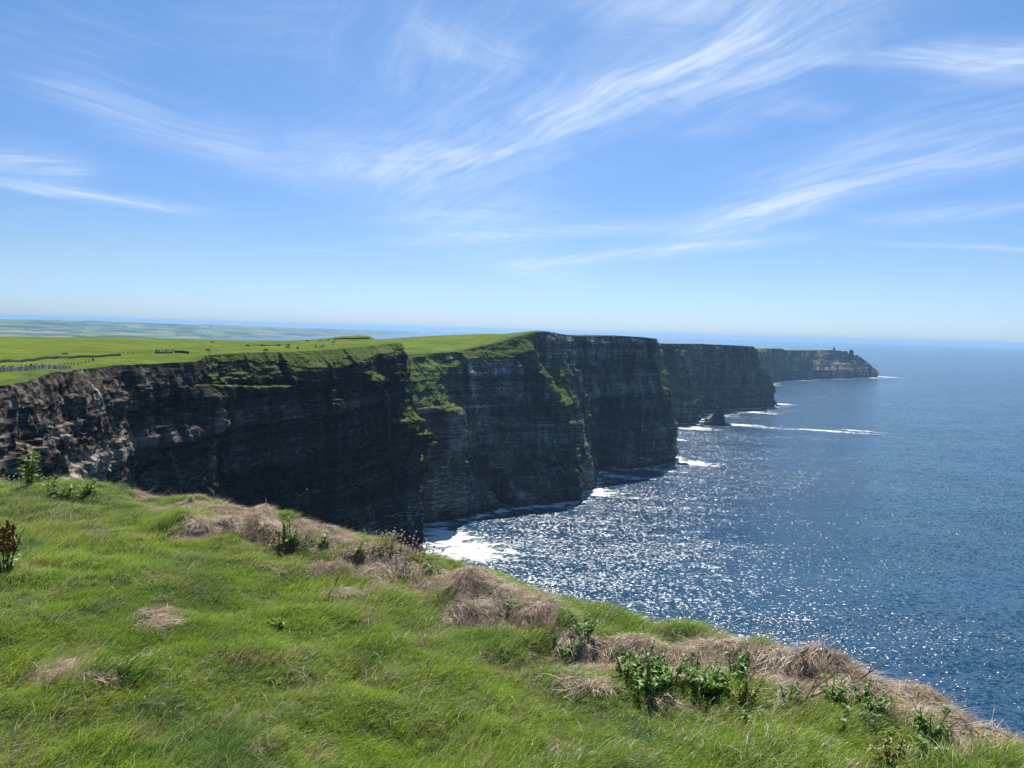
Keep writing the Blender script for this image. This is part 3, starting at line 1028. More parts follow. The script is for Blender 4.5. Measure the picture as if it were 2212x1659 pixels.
def fg_fields(x, y):
    """height of the ground and how much of it is dead grass"""
    z = fg_plane(x, y)
    sdv = edge_sd(x, y)
    w_ = .10 * fbm(x / 2.2, y / 2.2, 0, 3, 61) + .07 * fbm(x / .42, y / .42, 0, 3, 62)
    z = z + w_ * .75
    dry = np.zeros_like(z)
    wx = x + .26 * fbm(x / .75, y / .75, 3, 3, 71)
    wy = y + .26 * fbm(x / .75, y / .75, 8, 3, 72)
    hump = np.zeros_like(z)
    for (cx_, cy_, ux, uy, a, b, hh_, st) in HW:
        dx, dy = wx - cx_, wy - cy_
        v = dx * ux + dy * uy
        u = -dx * uy + dy * ux
        far = np.where(v > 0, b * 1.15, b * .8)
        g = np.exp(-(np.abs(u / a) ** 2.6) - np.abs(v / far) ** 2.2)
        dry = np.maximum(dry, st * g)
        front = np.where(v > 0, b * 1.5, b * .55)
        hump = np.maximum(hump, hh_ * np.exp(-(np.abs(u / a) ** 2.4) - np.abs(v / front) ** 2.6))
    hump, dry = berm_fields(x, y, hump * .55, dry)
    z = z + hump * (1 + .6 * fbm(x / .3, y / .3, 5, 3, 65))
    out = np.maximum(sdv, 0)
    z = z - 1.5 * np.maximum(out - .05, 0) ** 1.15 - .25 * sst(sdv, -.25, .15)
    z = z + .2 * fbm(x / .7, y / .7, 4, 3, 63) * sst(sdv, .15, .8)
    # sinks into the hill beyond the reach of the view
    side = np.maximum(np.maximum(-11 - x, -5 - y), np.maximum(y - 17, 0) * 0)
    z = z - 1.8 * sst(side, 0, 5)
    dryo = sst(sdv, -.1, .5) * (.18 + .3 * sst(vn(x / .6, y / .6, 0, 77), .1, .5))
    dry = np.maximum(dry, dryo)
    return z, np.clip(dry, 0, 1), sdv


def ground_material():
    m, t, b = new_mat('turf_soil')
    g = t.new('ShaderNodeNewGeometry')
    pos = g.outputs['Position']
    a = t.new('ShaderNodeAttribute', attribute_name='dry')
    n = t.noise(pos, 6, 5, .7)
    green = t.mix(t.ramp(n, .3, .7), (.030, .045, .014, 1), (.07, .10, .03, 1))
    straw = t.mix(t.ramp(t.noise(pos, 22, 4, .7), .35, .65), (.10, .075, .052, 1), (.34, .265, .19, 1))
    t.put(b.inputs['Base Color'], t.mix(t.ramp(a.outputs['Fac'], .3, .6), green, straw))
    b.inputs['Roughness'].default_value = .95
    bm = t.new('ShaderNodeBump')
    bm.inputs['Strength'].default_value = .6
    bm.inputs['Distance'].default_value = .03
    t.put(bm.inputs['Height'], t.noise(pos, 30, 5, .7))
    t.put(b.inputs['Normal'], bm.outputs[0])
    return m


gx = np.arange(-17, 11.01, .07)
gy = np.arange(-9, 18.01, .07)
GX, GY = np.meshgrid(gx, gy)
GZ, GD, GS = fg_fields(GX, GY)
gm = np_mesh('ground', np.stack([GX, GY, GZ], 2), grid_faces(len(gy), len(gx)), smooth=True)
attr(gm, 'dry', GD)
ground = link('ground', gm, ground_material())
prop(ground, kind='structure')


def gsample(A_, x, y):
    fx = (np.asarray(x) - gx[0]) / .07
    fy = (np.asarray(y) - gy[0]) / .07
    i = np.clip(fy.astype(int), 0, len(gy) - 2)
    j = np.clip(fx.astype(int), 0, len(gx) - 2)
    a, b = fx - j, fy - i
    return (A_[i, j] * (1 - a) * (1 - b) + A_[i, j + 1] * a * (1 - b) + A_[i + 1, j] * (1 - a) * b + A_[i + 1, j + 1] * a * b)


def ground_hit(px, py):
    """first point of the turf on the pixel's ray"""
    r = ray(px, py)
    k = np.arange(2.0, 18.0, .01) / math.hypot(r.x, r.y)
    X_, Y_, Z_ = r.x * k, r.y * k, HC + r.z * k
    g = gsample(GZ, X_, Y_)
    i = np.where(Z_ < g)[0]
    i = i[0] if len(i) else int(np.argmin(Z_ - g))
    return Vector((float(X_[i]), float(Y_[i]), float(g[i])))


# ------------------------------------------------------------------ grass
def blade_mesh(name, n, rad_, l0, l1, w0, lean, spread, curl, rng, seg=3, lie=False):
    """a clump of blades leaning with the wind towards +X"""
    V, Q = [], []
    for _ in range(n):
        a = rng.uniform(0, 2 * math.pi)
        r = rad_ * math.sqrt(rng.random())
        bx, by = r * math.cos(a), r * math.sin(a)
        L = rng.uniform(l0, l1)
        yaw = rng.gauss(0, spread)
        dx, dy = math.cos(yaw), math.sin(yaw)
        ln = lean + rng.gauss(0, .18)
        cu = curl * rng.uniform(.5, 1.5)
        fy = rng.uniform(0, math.pi)
        sx, sy = math.cos(fy), math.sin(fy)
        x = y = z = 0.0
        th = ln
        o = len(V)
        wob = rng.gauss(0, .25)
        for k in range(seg + 1):
            f = k / seg
            ww = w0 * rng.uniform(.85, 1.1) * (1 - f ** 1.6) * .5 + .0003
            V.append((bx + x * dx - wob * f * y * dy - sx * ww, by + x * dy - sy * ww, z + (.006 if lie else -.005)))
            V.append((bx + x * dx - wob * f * y * dy + sx * ww, by + x * dy + sy * ww, z + (.006 if lie else -.005)))
            st = L / seg
            x += math.sin(th) * st
            z += math.cos(th) * st
            th += cu / seg
            if k:
                Q.append((o + 2 * k - 2, o + 2 * k - 1, o + 2 * k + 1, o + 2 * k))
    return np_mesh(name, V, Q, smooth=True)


def grass_material(name, dry):
    m, t, b = new_mat(name)
    t.n.remove(b)
    g = t.new('ShaderNodeNewGeometry')
    pos = g.outputs['Position']
    ia = t.new('ShaderNodeAttribute', attribute_name='dryness', attribute_type='INSTANCER')
    ir = t.new('ShaderNodeAttribute', attribute_name='rnd', attribute_type='INSTANCER')
    isl = t.new('ShaderNodeNewGeometry').outputs['Random Per Island']
    if dry:
        c = t.mix(isl, (.34, .265, .185, 1), (.80, .68, .52, 1))
        c = t.mix(t.ramp(t.noise(pos, 3.0, 3, .6), .4, .65), c, (.58, .46, .35, 1))
        c = t.mix(t.ramp(t.noise(pos, 5.5, 3, .6), .46, .60, 0, .8), c, (.24, .165, .11, 1))
        c = t.mix(t.ramp(ir.outputs['Fac'], .68, 1, 0, .7), c, (.17, .12, .075, 1))
    else:
        big = t.noise(pos, .55, 3, .55)
        mid = t.noise(pos, 1.9, 3, .6)
        sep_ = t.new('ShaderNodeSeparateXYZ')
        t.put(sep_.inputs[0], pos)
        c1 = t.mix(t.ramp(big, .38, .62), (.15, .30, .045, 1), (.265, .40, .028, 1))
        c1 = t.mix(t.ramp(sep_.outputs[1], 3.4, 7.0), t.mix(.6, c1, (.285, .42, .012, 1)), c1)
        c2 = t.mix(t.ramp(mid, .42, .70, 0, .75), c1, (.33, .37, .10, 1))
        c2 = t.mix(t.ramp(sep_.outputs[1], 5.0, 8.0, 0, .35), c2, (.34, .37, .17, 1))
        c2 = t.mix(t.ramp(t.noise(pos, 1.2, 2, .5), .56, .7, 0, .8), c2, (.09, .20, .06, 1))
        c2 = t.mix(t.ramp(t.noise(pos, 3.1, 2, .5), .60, .75, 0, .75), c2, (.42, .34, .19, 1))
        c = t.mix(t.math('MULTIPLY', isl, .26), c2, (.50, .56, .16, 1))
        c = t.mix(t.ramp(isl, .0, .25, .45, 0), c, (.08, .15, .03, 1))
        hn = t.math('ADD', ia.outputs['Fac'], t.math('MULTIPLY', isl, .35))
        c = t.mix(t.ramp(hn, .35, .8), c, (.50, .42, .26, 1))
    df = t.new('ShaderNodeBsdfDiffuse')
    tr = t.new('ShaderNodeBsdfTranslucent')
    gl = t.new('ShaderNodeBsdfGlossy')
    gl.inputs['Roughness'].default_value = .38
    gl.inputs['Color'].default_value = (1, 1, 1, 1)
    t.put(df.inputs[0], c)
    t.put(tr.inputs[0], c)
    m1 = t.new('ShaderNodeMixShader')
    m1.inputs[0].default_value = .30 if dry else .55
    t.l.new(df.outputs[0], m1.inputs[1])
    t.l.new(tr.outputs[0], m1.inputs[2])
    m2 = t.new('ShaderNodeMixShader')
    m2.inputs[0].default_value = .02
    t.l.new(m1.outputs[0], m2.inputs[1])
    t.l.new(gl.outputs[0], m2.inputs[2])
    t.l.new(m2.outputs[0], t.n['Material Output'].inputs[0])
    return m


M_GRASS = grass_material('green_blades', False)
M_STRAW = grass_material('dead_blades', True)


def scatter(name, P, rot, scl, idx, extra, meshes, mat):
    """one object whose points each carry a clump"""
    colx = bpy.data.collections.new(name + '_clumps')
    for k, me in enumerate(meshes):
        me.materials.append(mat)
        ob = bpy.data.objects.new('clump_%02d' % k, me)
        colx.objects.link(ob)
    me = bpy.data.meshes.new(name)
    me.vertices.add(len(P))
    me.vertices.foreach_set('co', np.asarray(P, np.float32).ravel())
    a = me.attributes.new('rot', 'FLOAT_VECTOR', 'POINT')
    a.data.foreach_set('vector', np.asarray(rot, np.float32).ravel())
    attr(me, 'scl', scl)
    a = me.attributes.new('idx', 'INT', 'POINT')
    a.data.foreach_set('value', np.asarray(idx, np.int32))
    for k, v in extra.items():
        attr(me, k, v)
    o = link(name, me)
    ng = bpy.data.node_groups.new(name + '_nodes', 'GeometryNodeTree')
    ng.interface.new_socket('Geometry', in_out='INPUT', socket_type='NodeSocketGeometry')
    ng.interface.new_socket('Geometry', in_out='OUTPUT', socket_type='NodeSocketGeometry')
    n = ng.nodes
    gi, go = n.new('NodeGroupInput'), n.new('NodeGroupOutput')
    ip = n.new('GeometryNodeInstanceOnPoints')
    ci = n.new('GeometryNodeCollectionInfo')
    ci.inputs['Collection'].default_value = colx
    ci.inputs['Separate Children'].default_value = True
    ci.inputs['Reset Children'].default_value = True
    ip.inputs['Pick Instance'].default_value = True
    def na(nm, ty):
        q = n.new('GeometryNodeInputNamedAttribute')
        q.data_type = ty
        q.inputs[0].default_value = nm
        return [s for s in q.outputs if s.enabled][0]
    L = ng.links
    L.new(gi.outputs[0], ip.inputs['Points'])
    L.new(ci.outputs[0], ip.inputs['Instance'])
    L.new(na('idx', 'INT'), ip.inputs['Instance Index'])
    L.new(na('rot', 'FLOAT_VECTOR'), ip.inputs['Rotation'])
    L.new(na('scl', 'FLOAT'), ip.inputs['Scale'])
    L.new(ip.outputs[0], go.inputs[0])
    md = o.modifiers.new('clumps', 'NODES')
    md.node_group = ng
    return o


def tilt_rot(nx, ny, nz_, yaw, follow):
    """euler angles that turn by yaw about z and lean z towards the ground's normal"""
    vx, vy, vz = nx * follow, ny * follow, nz_ * follow + (1 - follow)
    l = np.sqrt(vx ** 2 + vy ** 2 + vz ** 2)
    vx, vy, vz = vx / l, vy / l, vz / l
    cx_, cy_ = np.cos(yaw), np.sin(yaw)
    # x axis: yaw direction made square to v
    dt = cx_ * vx + cy_ * vy
    ax, ay, az_ = cx_ - dt * vx, cy_ - dt * vy, -dt * vz
    l = np.sqrt(ax ** 2 + ay ** 2 + az_ ** 2)
    ax, ay, az_ = ax / l, ay / l, az_ / l
    bx, by, bz = vy * az_ - vz * ay, vz * ax - vx * az_, vx * ay - vy * ax
    # R = [a b v] columns ; XYZ euler
    ry = np.arcsin(np.clip(-az_, -1, 1))
    rx = np.arctan2(bz, vz)
    rz = np.arctan2(ay, ax)
    return np.stack([rx, ry, rz], 1)


rng = random.Random(5)
nr_ = np.random.default_rng(11)
GNy, GNx = np.gradient(GZ, .07)


def view_points(dens_near, dens_far, keep, seedv):
    """random spots on the turf in and around the view"""
    n = int(26 * 20 * dens_near)
    g2 = np.random.default_rng(seedv)
    x = g2.uniform(-15, 8, n)
    y = g2.uniform(-1.5, 16, n)
    d = np.hypot(x, y)
    az = np.degrees(np.arctan2(x, y))
    p = np.interp(d, [0, 2.5, 4, 10, 14], [.5, 1, 1, dens_far, dens_far * .8])
    p = p * np.where((np.abs(az) < 44) & (d > 2.2), 1, .35)
    sdv = gsample(GS, x, y)
    m = (g2.random(n) < p) & (sdv < 1.0)
    x, y = x[m], y[m]
    dr = gsample(GD, x, y)
    m = g2.random(len(x)) < keep(dr, gsample(GS, x, y))
    x, y = x[m], y[m]
    return x, y, gsample(GZ, x, y), gsample(GD, x, y), g2


def add_grass(name, label, meshes, mat, x, y, z, dr, g2, yaw0, yawn, follow, s0, s1, grow=None):
    n = len(x)
    nx, ny = -gsample(GNx, x, y), -gsample(GNy, x, y)
    if name == 'dead_grass':          # drapes down the side of its heap
        yaw0 = np.arctan2(ny - .10, nx + .22)
    yaw = yaw0 + yawn * fbm(x / 1.3, y / 1.3, 2, 2, 81) * 1.0 + g2.normal(0, .35, n)
    rot = tilt_rot(nx, ny, np.ones(n), yaw, follow)
    sc = g2.uniform(s0, s1, n)
    if grow is not None:
        sc = sc * grow(x, y, dr)
    o = scatter(name, np.stack([x, y, z], 1), rot, sc, g2.integers(0, len(meshes), n),
                {'dryness': dr + .22 * g2.normal(0, 1, n) * .5, 'rnd': g2.random(n)}, meshes, mat)
    prop(o, kind='stuff', label=label, cat='grass')
    return o


short_ = [blade_mesh('blades_%d' % k, 46, .085, .035, .085, .0024, .6, .6, 1.1, rng) for k in range(8)]
x, y, z, dr, g2 = view_points(330, .68, lambda d, s: np.clip(1.12 - d * 1.3, .10, 1), 21)
print('short grass', len(x))
add_grass('grass', 'short green grass bent by the wind over the cliff top', short_, M_GRASS, x, y, z, dr, g2, .15, .5, .6, .65, 1.25,
          grow=lambda x, y, d: .75 + .45 * sst(fbm(x / .9, y / .9, 0, 3, 83), -.5, .9))
tall_ = [blade_mesh('long_blades_%d' % k, 34, .07, .09, .19, .0030, .5, .5, 1.3, rng, seg=4) for k in range(6)]
x, y, z, dr, g2 = view_points(95, .7, lambda d, s: np.where((d < .45) & (vn(0, 0) * 0 + d < .45), 1.0, .05), 22)
tallmask = fbm(x / .8, y / .8, 6, 3, 85) + .9 * np.exp(-((gsample(GS, x, y) + .75) / .5) ** 2) * sst(x, -1.5, 1.2)
m = (tallmask > .28) | ((gsample(GS, x, y) > -.12) & (g2.random(len(x)) < .55))
x, y, z, dr = x[m], y[m], z[m], dr[m]
print('long grass', len(x))
add_grass('long_grass', 'longer darker tufts of grass beside the dead grass', tall_, M_GRASS, x, y, z, dr * .6, g2, .1, .7, .7, .55, 1.05)
bent_ = [blade_mesh('bents_%d' % k, 9, .10, .07, .17, .0026, .5, .7, 1.2, rng, seg=4) for k in range(5)]
x, y, z, dr, g2 = view_points(38, .75, lambda d, s: np.clip(1 - d, .2, 1), 27)
m = fbm(x / .7, y / .7, 11, 3, 89) > -.45
x, y, z, dr = x[m], y[m], z[m], dr[m]
add_grass('grass_bents', 'pale thin bents standing among the green grass', bent_, M_STRAW, x, y, z, dr, g2, .15, .6, .5, .6, 1.15)
dead_ = [blade_mesh('straws_%d' % k, 50, .085,   .035, .12, .0028, 1.40, .6, .3, rng, seg=3, lie=True) for k in range(8)]
x, y, z, dr, g2 = view_points(330, .8, lambda d, s: sst(d, .25, .6), 23)
print('straw', len(x))
add_grass('dead_grass', 'heaps of pale dead grass lying along the cliff edge', dead_, M_STRAW, x, y, z, dr, g2, 0, .8, .97, .6, 1.15)

# ------------------------------------------------------------------ leafy plants
def bez(pts, r0, r1, sides=5, name='stem'):
    V, Q = [], []
    n = len(pts)
    for i, p in enumerate(pts):
        t = (Vector(pts[min(i + 1, n - 1)]) - Vector(pts[max(i - 1, 0)])).normalized()
        a = t.orthogonal().normalized()
        b_ = t.cross(a)
        r = r0 + (r1 - r0) * i / (n - 1)
        for k in range(sides):
            an = 2 * math.pi * k / sides
            V.append(tuple(Vector(p) + a * (r * math.cos(an)) + b_ * (r * math.sin(an))))
    for i in range(n - 1):
        for k in range(sides):
            k2 = (k + 1) % sides
            Q.append((i * sides + k, i * sides + k2, (i + 1) * sides + k2, (i + 1) * sides + k))
    return V, Q


def leaf_mesh(name, L, W, mat, cup=.25):
    """a leaf with a midrib fold, toothed edge and a drooping tip"""
    V, Fc = [], []
    n = 6
    for i in range(n + 1):
        f = i / n
        wv_ = W * .5 * (math.sin(math.pi * min(1, f * 1.02 + .02)) ** .8) * (1.0 if i % 2 else .82)
        zc = -L * .25 * f * f
        V += [(L * f, -wv_, zc + cup * wv_), (L * f, 0, zc), (L * f, wv_, zc + cup * wv_)]
    for i in range(n):
        a = i * 3
        Fc += [(a, a + 1, a + 4, a + 3), (a + 1, a + 2, a + 5, a + 4)]
    me = np_mesh(name, V, Fc, smooth=True)
    me.materials.append(mat)
    return me


def leaf_material(name, c0, c1, trans=.45):
    m, t, b = new_mat(name)
    t.n.remove(b)
    oi = t.new('ShaderNodeObjectInfo')
    g = t.new('ShaderNodeNewGeometry')
    c = t.mix(oi.outputs['Random'], C4(c0), C4(c1))
    c = t.mix(t.ramp(t.noise(g.outputs['Position'], 60, 3), .4, .7, 0, .4), c, C4([q * .5 for q in c0]))
    df, tr, gl = t.new('ShaderNodeBsdfDiffuse'), t.new('ShaderNodeBsdfTranslucent'), t.new('ShaderNodeBsdfGlossy')
    gl.inputs['Roughness'].default_value = .45
    t.put(df.inputs[0], c)
    t.put(tr.inputs[0], c)
    a, d = t.new('ShaderNodeMixShader'), t.new('ShaderNodeMixShader')
    a.inputs[0].default_value = trans
    d.inputs[0].default_value = .03
    t.l.new(df.outputs[0], a.inputs[1])
    t.l.new(tr.outputs[0], a.inputs[2])
    t.l.new(a.outputs[0], d.inputs[1])
    t.l.new(gl.outputs[0], d.inputs[2])
    t.l.new(d.outputs[0], t.n['Material Output'].inputs[0])
    return m


LM = {'bright': leaf_material('leaf_bright', (.15, .28, .03), (.24, .38, .06)),
      'mid': leaf_material('leaf_mid', (.14, .28, .045), (.30, .46, .11)),
      'dark': leaf_material('leaf_dark', (.08, .17, .03), (.18, .31, .06), .3),
      'grey': leaf_material('leaf_grey', (.16, .24, .12), (.26, .33, .18)),
      'olive': leaf_material('leaf_olive', (.24, .26, .05), (.36, .36, .09)),
      'rust': leaf_material('seed_rust', (.24, .09, .04), (.50, .22, .08), .5)}
M_STEM = flat_mat('stem_green', (.09, .11, .04), .7)
M_STEMR = flat_mat('stem_brown', (.10, .055, .03), .8)
LEAF = {k: [leaf_mesh('leaf_' + k, .075, .042, m), leaf_mesh('leaf_small_' + k, .045, .026, m)] for k, m in LM.items()}
M_SEED = {'rust': LM['rust'], 'olive': LM['olive']}


def lumps(pts, r, rng_, name, mat):
    """many little seed clusters in one mesh"""
    V, Fc = [], []
    for p in pts:
        o = len(V)
        q = r * rng_.uniform(.6, 1.3)
        for d in ((q, 0, 0), (-q, 0, 0), (0, q, 0), (0, -q, 0), (0, 0, q), (0, 0, -q)):
            V.append((p[0] + d[0] + rng_.gauss(0, q * .2), p[1] + d[1] + rng_.gauss(0, q * .2), p[2] + d[2] * 1.2))
        for f in ((0, 2, 4), (2, 1, 4), (1, 3, 4), (3, 0, 4), (2, 0, 5), (1, 2, 5), (3, 1, 5), (0, 3, 5)):
            Fc.append(tuple(o + k for k in f))
    me = np_mesh(name, V, Fc)
    me.materials.append(mat)
    return me


def plant(px, py, h, spread, nst, nlf, kind, label, cat='plant', spikes=0, spikemat='olive', name='leafy_plant', seed=1, dz=0, ls=1.0, group=None, lean=0.0):
    r = random.Random(seed * 31 + 7)
    c = ground_hit(px, py)
    zg = c.z
    root = empty(name, (c.x, c.y, zg - .01))
    prop(root, label, cat, group)
    V, Q = [], []
    tips = []
    for i in range(nst):
        a = r.uniform(0, 2 * math.pi)
        b0 = spread * .25 * math.sqrt(r.random())
        bx, by = b0 * math.cos(a), b0 * math.sin(a)
        out = spread * r.uniform(.1, .8)
        hh_ = h * r.uniform(.6, 1.0)
        pts = [(bx + (out * math.cos(a) + lean * h) * f ** 1.5, by + out * math.sin(a) * f ** 1.5, hh_ * f) for f in (0, .25, .5, .75, 1)]
        tips.append((pts, hh_))
        v, q = bez(pts, .0045, .0018, 4)
        o = len(V)
        V += v
        Q += [tuple(o + k for k in f) for f in q]
    st = link('stem', np_mesh('stem', V, Q, True), M_STEM if kind != 'rust' else M_STEMR, root)
    st['kind'] = 'stuff' if False else 'part'
    del st['kind']
    for i in range(nlf):
        pts, hh_ = tips[i % nst]
        f = r.uniform(.12, 1.0)
        k = min(3, int(f * 4))
        g = f * 4 - k
        p = Vector(pts[k]).lerp(Vector(pts[k + 1]), min(1, g))
        lm = LEAF[kind][0 if r.random() < .55 else 1]
        lo = bpy.data.objects.new('leaf', lm)
        COL.objects.link(lo)
        lo.parent = root
        lo.location = p + Vector((r.gauss(0, .006), r.gauss(0, .006), 0))
        lo.rotation_euler = (r.gauss(0, .35), -r.uniform(-.3, .9), r.uniform(0, 2 * math.pi))
        s_ = ls * r.uniform(.65, 1.25) * (1.15 - .4 * f)
        lo.scale = (s_, s_, s_)
    for i in range(spikes):
        a = r.uniform(0, 2 * math.pi)
        b0 = spread * r.uniform(.05, .55)
        bx, by = b0 * math.cos(a), b0 * math.sin(a)
        hh_ = h * r.uniform(1.0, 1.35)
        pp = [(bx + r.gauss(0, (.028 if spikemat == 'rust' else .012) * (1.05 - g / 70)), by + r.gauss(0, (.028 if spikemat == 'rust' else .012) * (1.05 - g / 70)), hh_ * (.45 + .55 * g / 70)) for g in range(70)]
        me = lumps(pp, .009 if spikemat == 'rust' else .0055, r, 'seed_spike', M_SEED[spikemat])
        link('seed_spike', me, None, root)
        v, q = bez([(bx * .6, by * .6, 0), (bx, by, hh_ * .5), (bx, by, hh_)], .004, .002, 4)
        link('stem', np_mesh('stem', v, q, True), M_STEMR, root)
    return root


PL = [
    (65, 1042, .46, .09, 6, 90, 'bright', 'bright green leafy plant standing up at the grass edge above the cliff, upper left', 0, 'olive'),
    (95, 1044, .17, .10, 3, 22, 'bright', 'small leafy shoot just right of the tallest bright green plant', 0, 'olive'),
    (132, 1072, .20, .20, 6, 62, 'dark', 'dark bushy weed in front of the bright plant at upper left', 0, 'olive'),
    (148, 1076, .09, .12, 3, 22, 'bright', 'low bright green leaves at the foot of the dark bushy weed', 0, 'olive'),
    (190, 1062, .16, .16, 5, 40, 'bright', 'loose yellow green weed right of the dark bushy weed', 0, 'olive'),
    (112, 1052, .15, .08, 3, 16, 'olive', 'yellowing weed between the bright plant and the dark bushy weed', 0, 'olive'),
    (630, 1180, .27, .14, 5, 56, 'bright', 'pale green leafy plant rising from the dead grass above the long heap', 0, 'olive'),
    (605, 1192, .22, .10, 4, 28, 'olive', 'thin olive weed left of the pale green leafy plant on the dead grass', 2, 'olive'),
    (698, 1178, .13, .08, 3, 20, 'mid', 'small leafy sprig on top of the long heap of dead grass', 0, 'olive'),
    (768, 1202, .14, .07, 3, 22, 'bright', 'small bright sprig between two heaps of dead grass', 0, 'olive'),
    (408, 1086, .13, .05, 2, 14, 'mid', 'single dark little weed by the pale patch near the cliff edge', 0, 'olive'),
    (935, 1245, .12, .08, 3, 18, 'mid', 'green sprig growing through the tallest heap of dead grass', 0, 'olive'),
    (1106, 1318, .11, .08, 3, 24, 'dark', 'dark sprig in front of the rounded heap of dead grass', 0, 'olive'),
    (1265, 1378, .17, .13, 5, 62, 'dark', 'dark leafy weed at the left end of the pale heap above the sea', 0, 'olive'),
    (1278, 1352, .10, .06, 3, 16, 'mid', 'small sprig sticking up behind the dark leafy weed on the heap', 0, 'olive'),
    (1222, 1420, .15, .13, 5, 44, 'mid', 'pale green weed in the long grass below the heaps', 0, 'olive'),
    (600, 1358, .08, .07, 3, 14, 'bright', 'tiny bright rosette alone in the open grass, left of centre', 0, 'olive'),
    (1352, 1462, .17, .13, 5, 66, 'mid', 'leafy weed at the left of the big clump of dock', 0, 'olive'),
    (1395, 1460, .20, .17, 7, 96, 'dark', 'dense dark weed in the middle of the dock clump', 0, 'olive'),
    (1390, 1490, .17, .16, 6, 84, 'mid', 'broad leafy dock with an olive seed spike', 1, 'olive'),
    (1445, 1478, .18, .14, 6, 74, 'mid', 'leafy weed right of the dock clump', 0, 'olive'),
    (1530, 1490, .19, .20, 8, 120, 'mid', 'round green bush in the hollow below the torn heap', 0, 'olive'),
    (1500, 1478, .17, .12, 5, 60, 'mid', 'lower left lobe of weeds beside the round green bush', 0, 'olive'),
    (1585, 1465, .19, .13, 6, 84, 'dark', 'dark climbing weed against the heap right of the round bush', 0, 'olive'),
    (1560, 1500, .14, .12, 5, 46, 'mid', 'low weed at the right foot of the round green bush', 0, 'olive'),
    (1610, 1530, .16, .10, 5, 56, 'olive', 'yellow green weed in the long grass right of the round bush', 1, 'olive'),
    (1665, 1540, .13, .10, 4, 34, 'grey', 'grey leaved weed lying in the long grass', 0, 'olive'),
    (1625, 1568, .12, .10, 4, 36, 'mid', 'low green weed in front of the yellow green one', 0, 'olive'),
    (1700, 1520, .13, .10, 4, 40, 'grey', 'pale weed below the twigs on the dead grass', 0, 'olive'),
    (1800, 1515, .15, .12, 5, 60, 'mid', 'leafy weed below the long bare twig', 0, 'olive'),
    (1870, 1535, .15, .14, 6, 80, 'dark', 'wide dark weed against the smooth heap at the right', 0, 'olive'),
    (1850, 1575, .10, .10, 4, 30, 'grey', 'small grey green weed under the wide dark weed', 0, 'olive'),
    (2005, 1602, .17, .10, 6, 84, 'dark', 'tall dark ivy leaved weed in the hollow at the right', 0, 'olive'),
    (2015, 1635, .10, .10, 4, 34, 'mid', 'low weed at the foot of the ivy leaved one', 0, 'olive'),
    (1925, 1652, .14, .12, 5, 60, 'olive', 'yellow green weed at the bottom edge, right', 0, 'olive'),
    (12, 1238, .36, .12, 4, 30, 'dark', 'rust red dock with dense seed spikes at the left edge', 5, 'rust'),
]
for i, (px, py, h, sp, ns, nl, kd, lb, spk, smt) in enumerate(PL):
    plant(px, py, h * (1.0 if px > 300 else .9), sp * 1.15, int(ns * 1.4), int(nl * (2.3 if px > 1200 else 1.8)), kd, lb, 'dock' if smt == 'rust' else 'weed', spk, smt, 'dock' if 'dock with' in lb else 'weed', seed=i + 3,
          ls=.54 if px > 1200 else .8)

# clump of broad bright grass, lower left
bb = [blade_mesh('broad_blades', 120, .13, .10, .20, .007, .5, .7, 1.0, rng, seg=4)]
bb[0].materials.append(LM['bright'])
c = ground_hit(250, 1455)
o = link('grass_tuft', bb[0])
o.location = (c.x, c.y, float(gsample(GZ, c.x, c.y)))
o.scale = (1.5, .7, 1)
prop(o, 'tuft of broad vivid green blades beside the pale patch, lower left', 'grass tuft')

# sea pinks: cushions of small round heads on thin stalks
M_PINK = flat_mat('thrift_head', (.62, .42, .44), .9, .3, 60)
M_PALE = flat_mat('thrift_dry', (.60, .50, .42), .9, .3, 60)
headm = []
for mm in (M_PINK, M_PALE):
    V, Fc = [], []
    for i in range(5):
        for k in range(7):
            th, ph = math.pi * i / 4, 2 * math.pi * k / 7
            rr_ = .011 * (1 + .15 * ((i + k) % 2))
            V.append((rr_ * math.sin(th) * math.cos(ph), rr_ * math.sin(th) * math.sin(ph), rr_ * .8 * math.cos(th)))
    for i in range(4):
        for k in range(7):
            k2 = (k + 1) % 7
            Fc.append((i * 7 + k, (i + 1) * 7 + k, (i + 1) * 7 + k2, i * 7 + k2))
    me = np_mesh('flower_head', V, Fc, True)
    me.materials.append(mm)
    headm.append(me)
TH = [(838, 1172, 20, 'pale sea pinks at the left end of the row above the dark cliff foot'), (866, 1174, 22, 'thickest sea pinks of the row above the dark cliff foot'),
      (893, 1184, 20, 'sea pinks right of the thickest ones in the row above the foam'), (915, 1203, 16, 'reddish sea pinks at the right end of the row beside the foam'),
      (14, 1022, 16, 'sea pinks at the very left of the grass edge'), (44, 1026, 12, 'few sea pinks just left of the tall bright green plant')]
for i, (px, py, n, lb) in enumerate(TH):
    r = random.Random(900 + i)
    c = ground_hit(px, py)
    zg = c.z
    root = empty('thrift', (c.x, c.y, zg))
    prop(root, lb, 'wildflowers', 'sea pinks along the cliff edge')
    V, Q = [], []
    for k in range(n):
        x_, y_ = r.gauss(0, .085), r.gauss(0, .07)
        h = r.uniform(.05, .11)
        v, q = bez([(x_ * .7, y_ * .7, -.02), (x_, y_, h * .6), (x_ * 1.1, y_ * 1.1, h)], .0018, .0012, 3)
        o_ = len(V)
        V += v
        Q += [tuple(o_ + j for j in f) for f in q]
        ho = bpy.data.objects.new('flower_head', headm[0 if (r.random() < .5 or i == 3) else 1])
        COL.objects.link(ho)
        ho.parent = root
        ho.location = (x_ * 1.1, y_ * 1.1, h)
        ho.scale = (r.uniform(.55, .9),) * 3
    link('stalks', np_mesh('stalks', V, Q, True), M_STEMR, root)

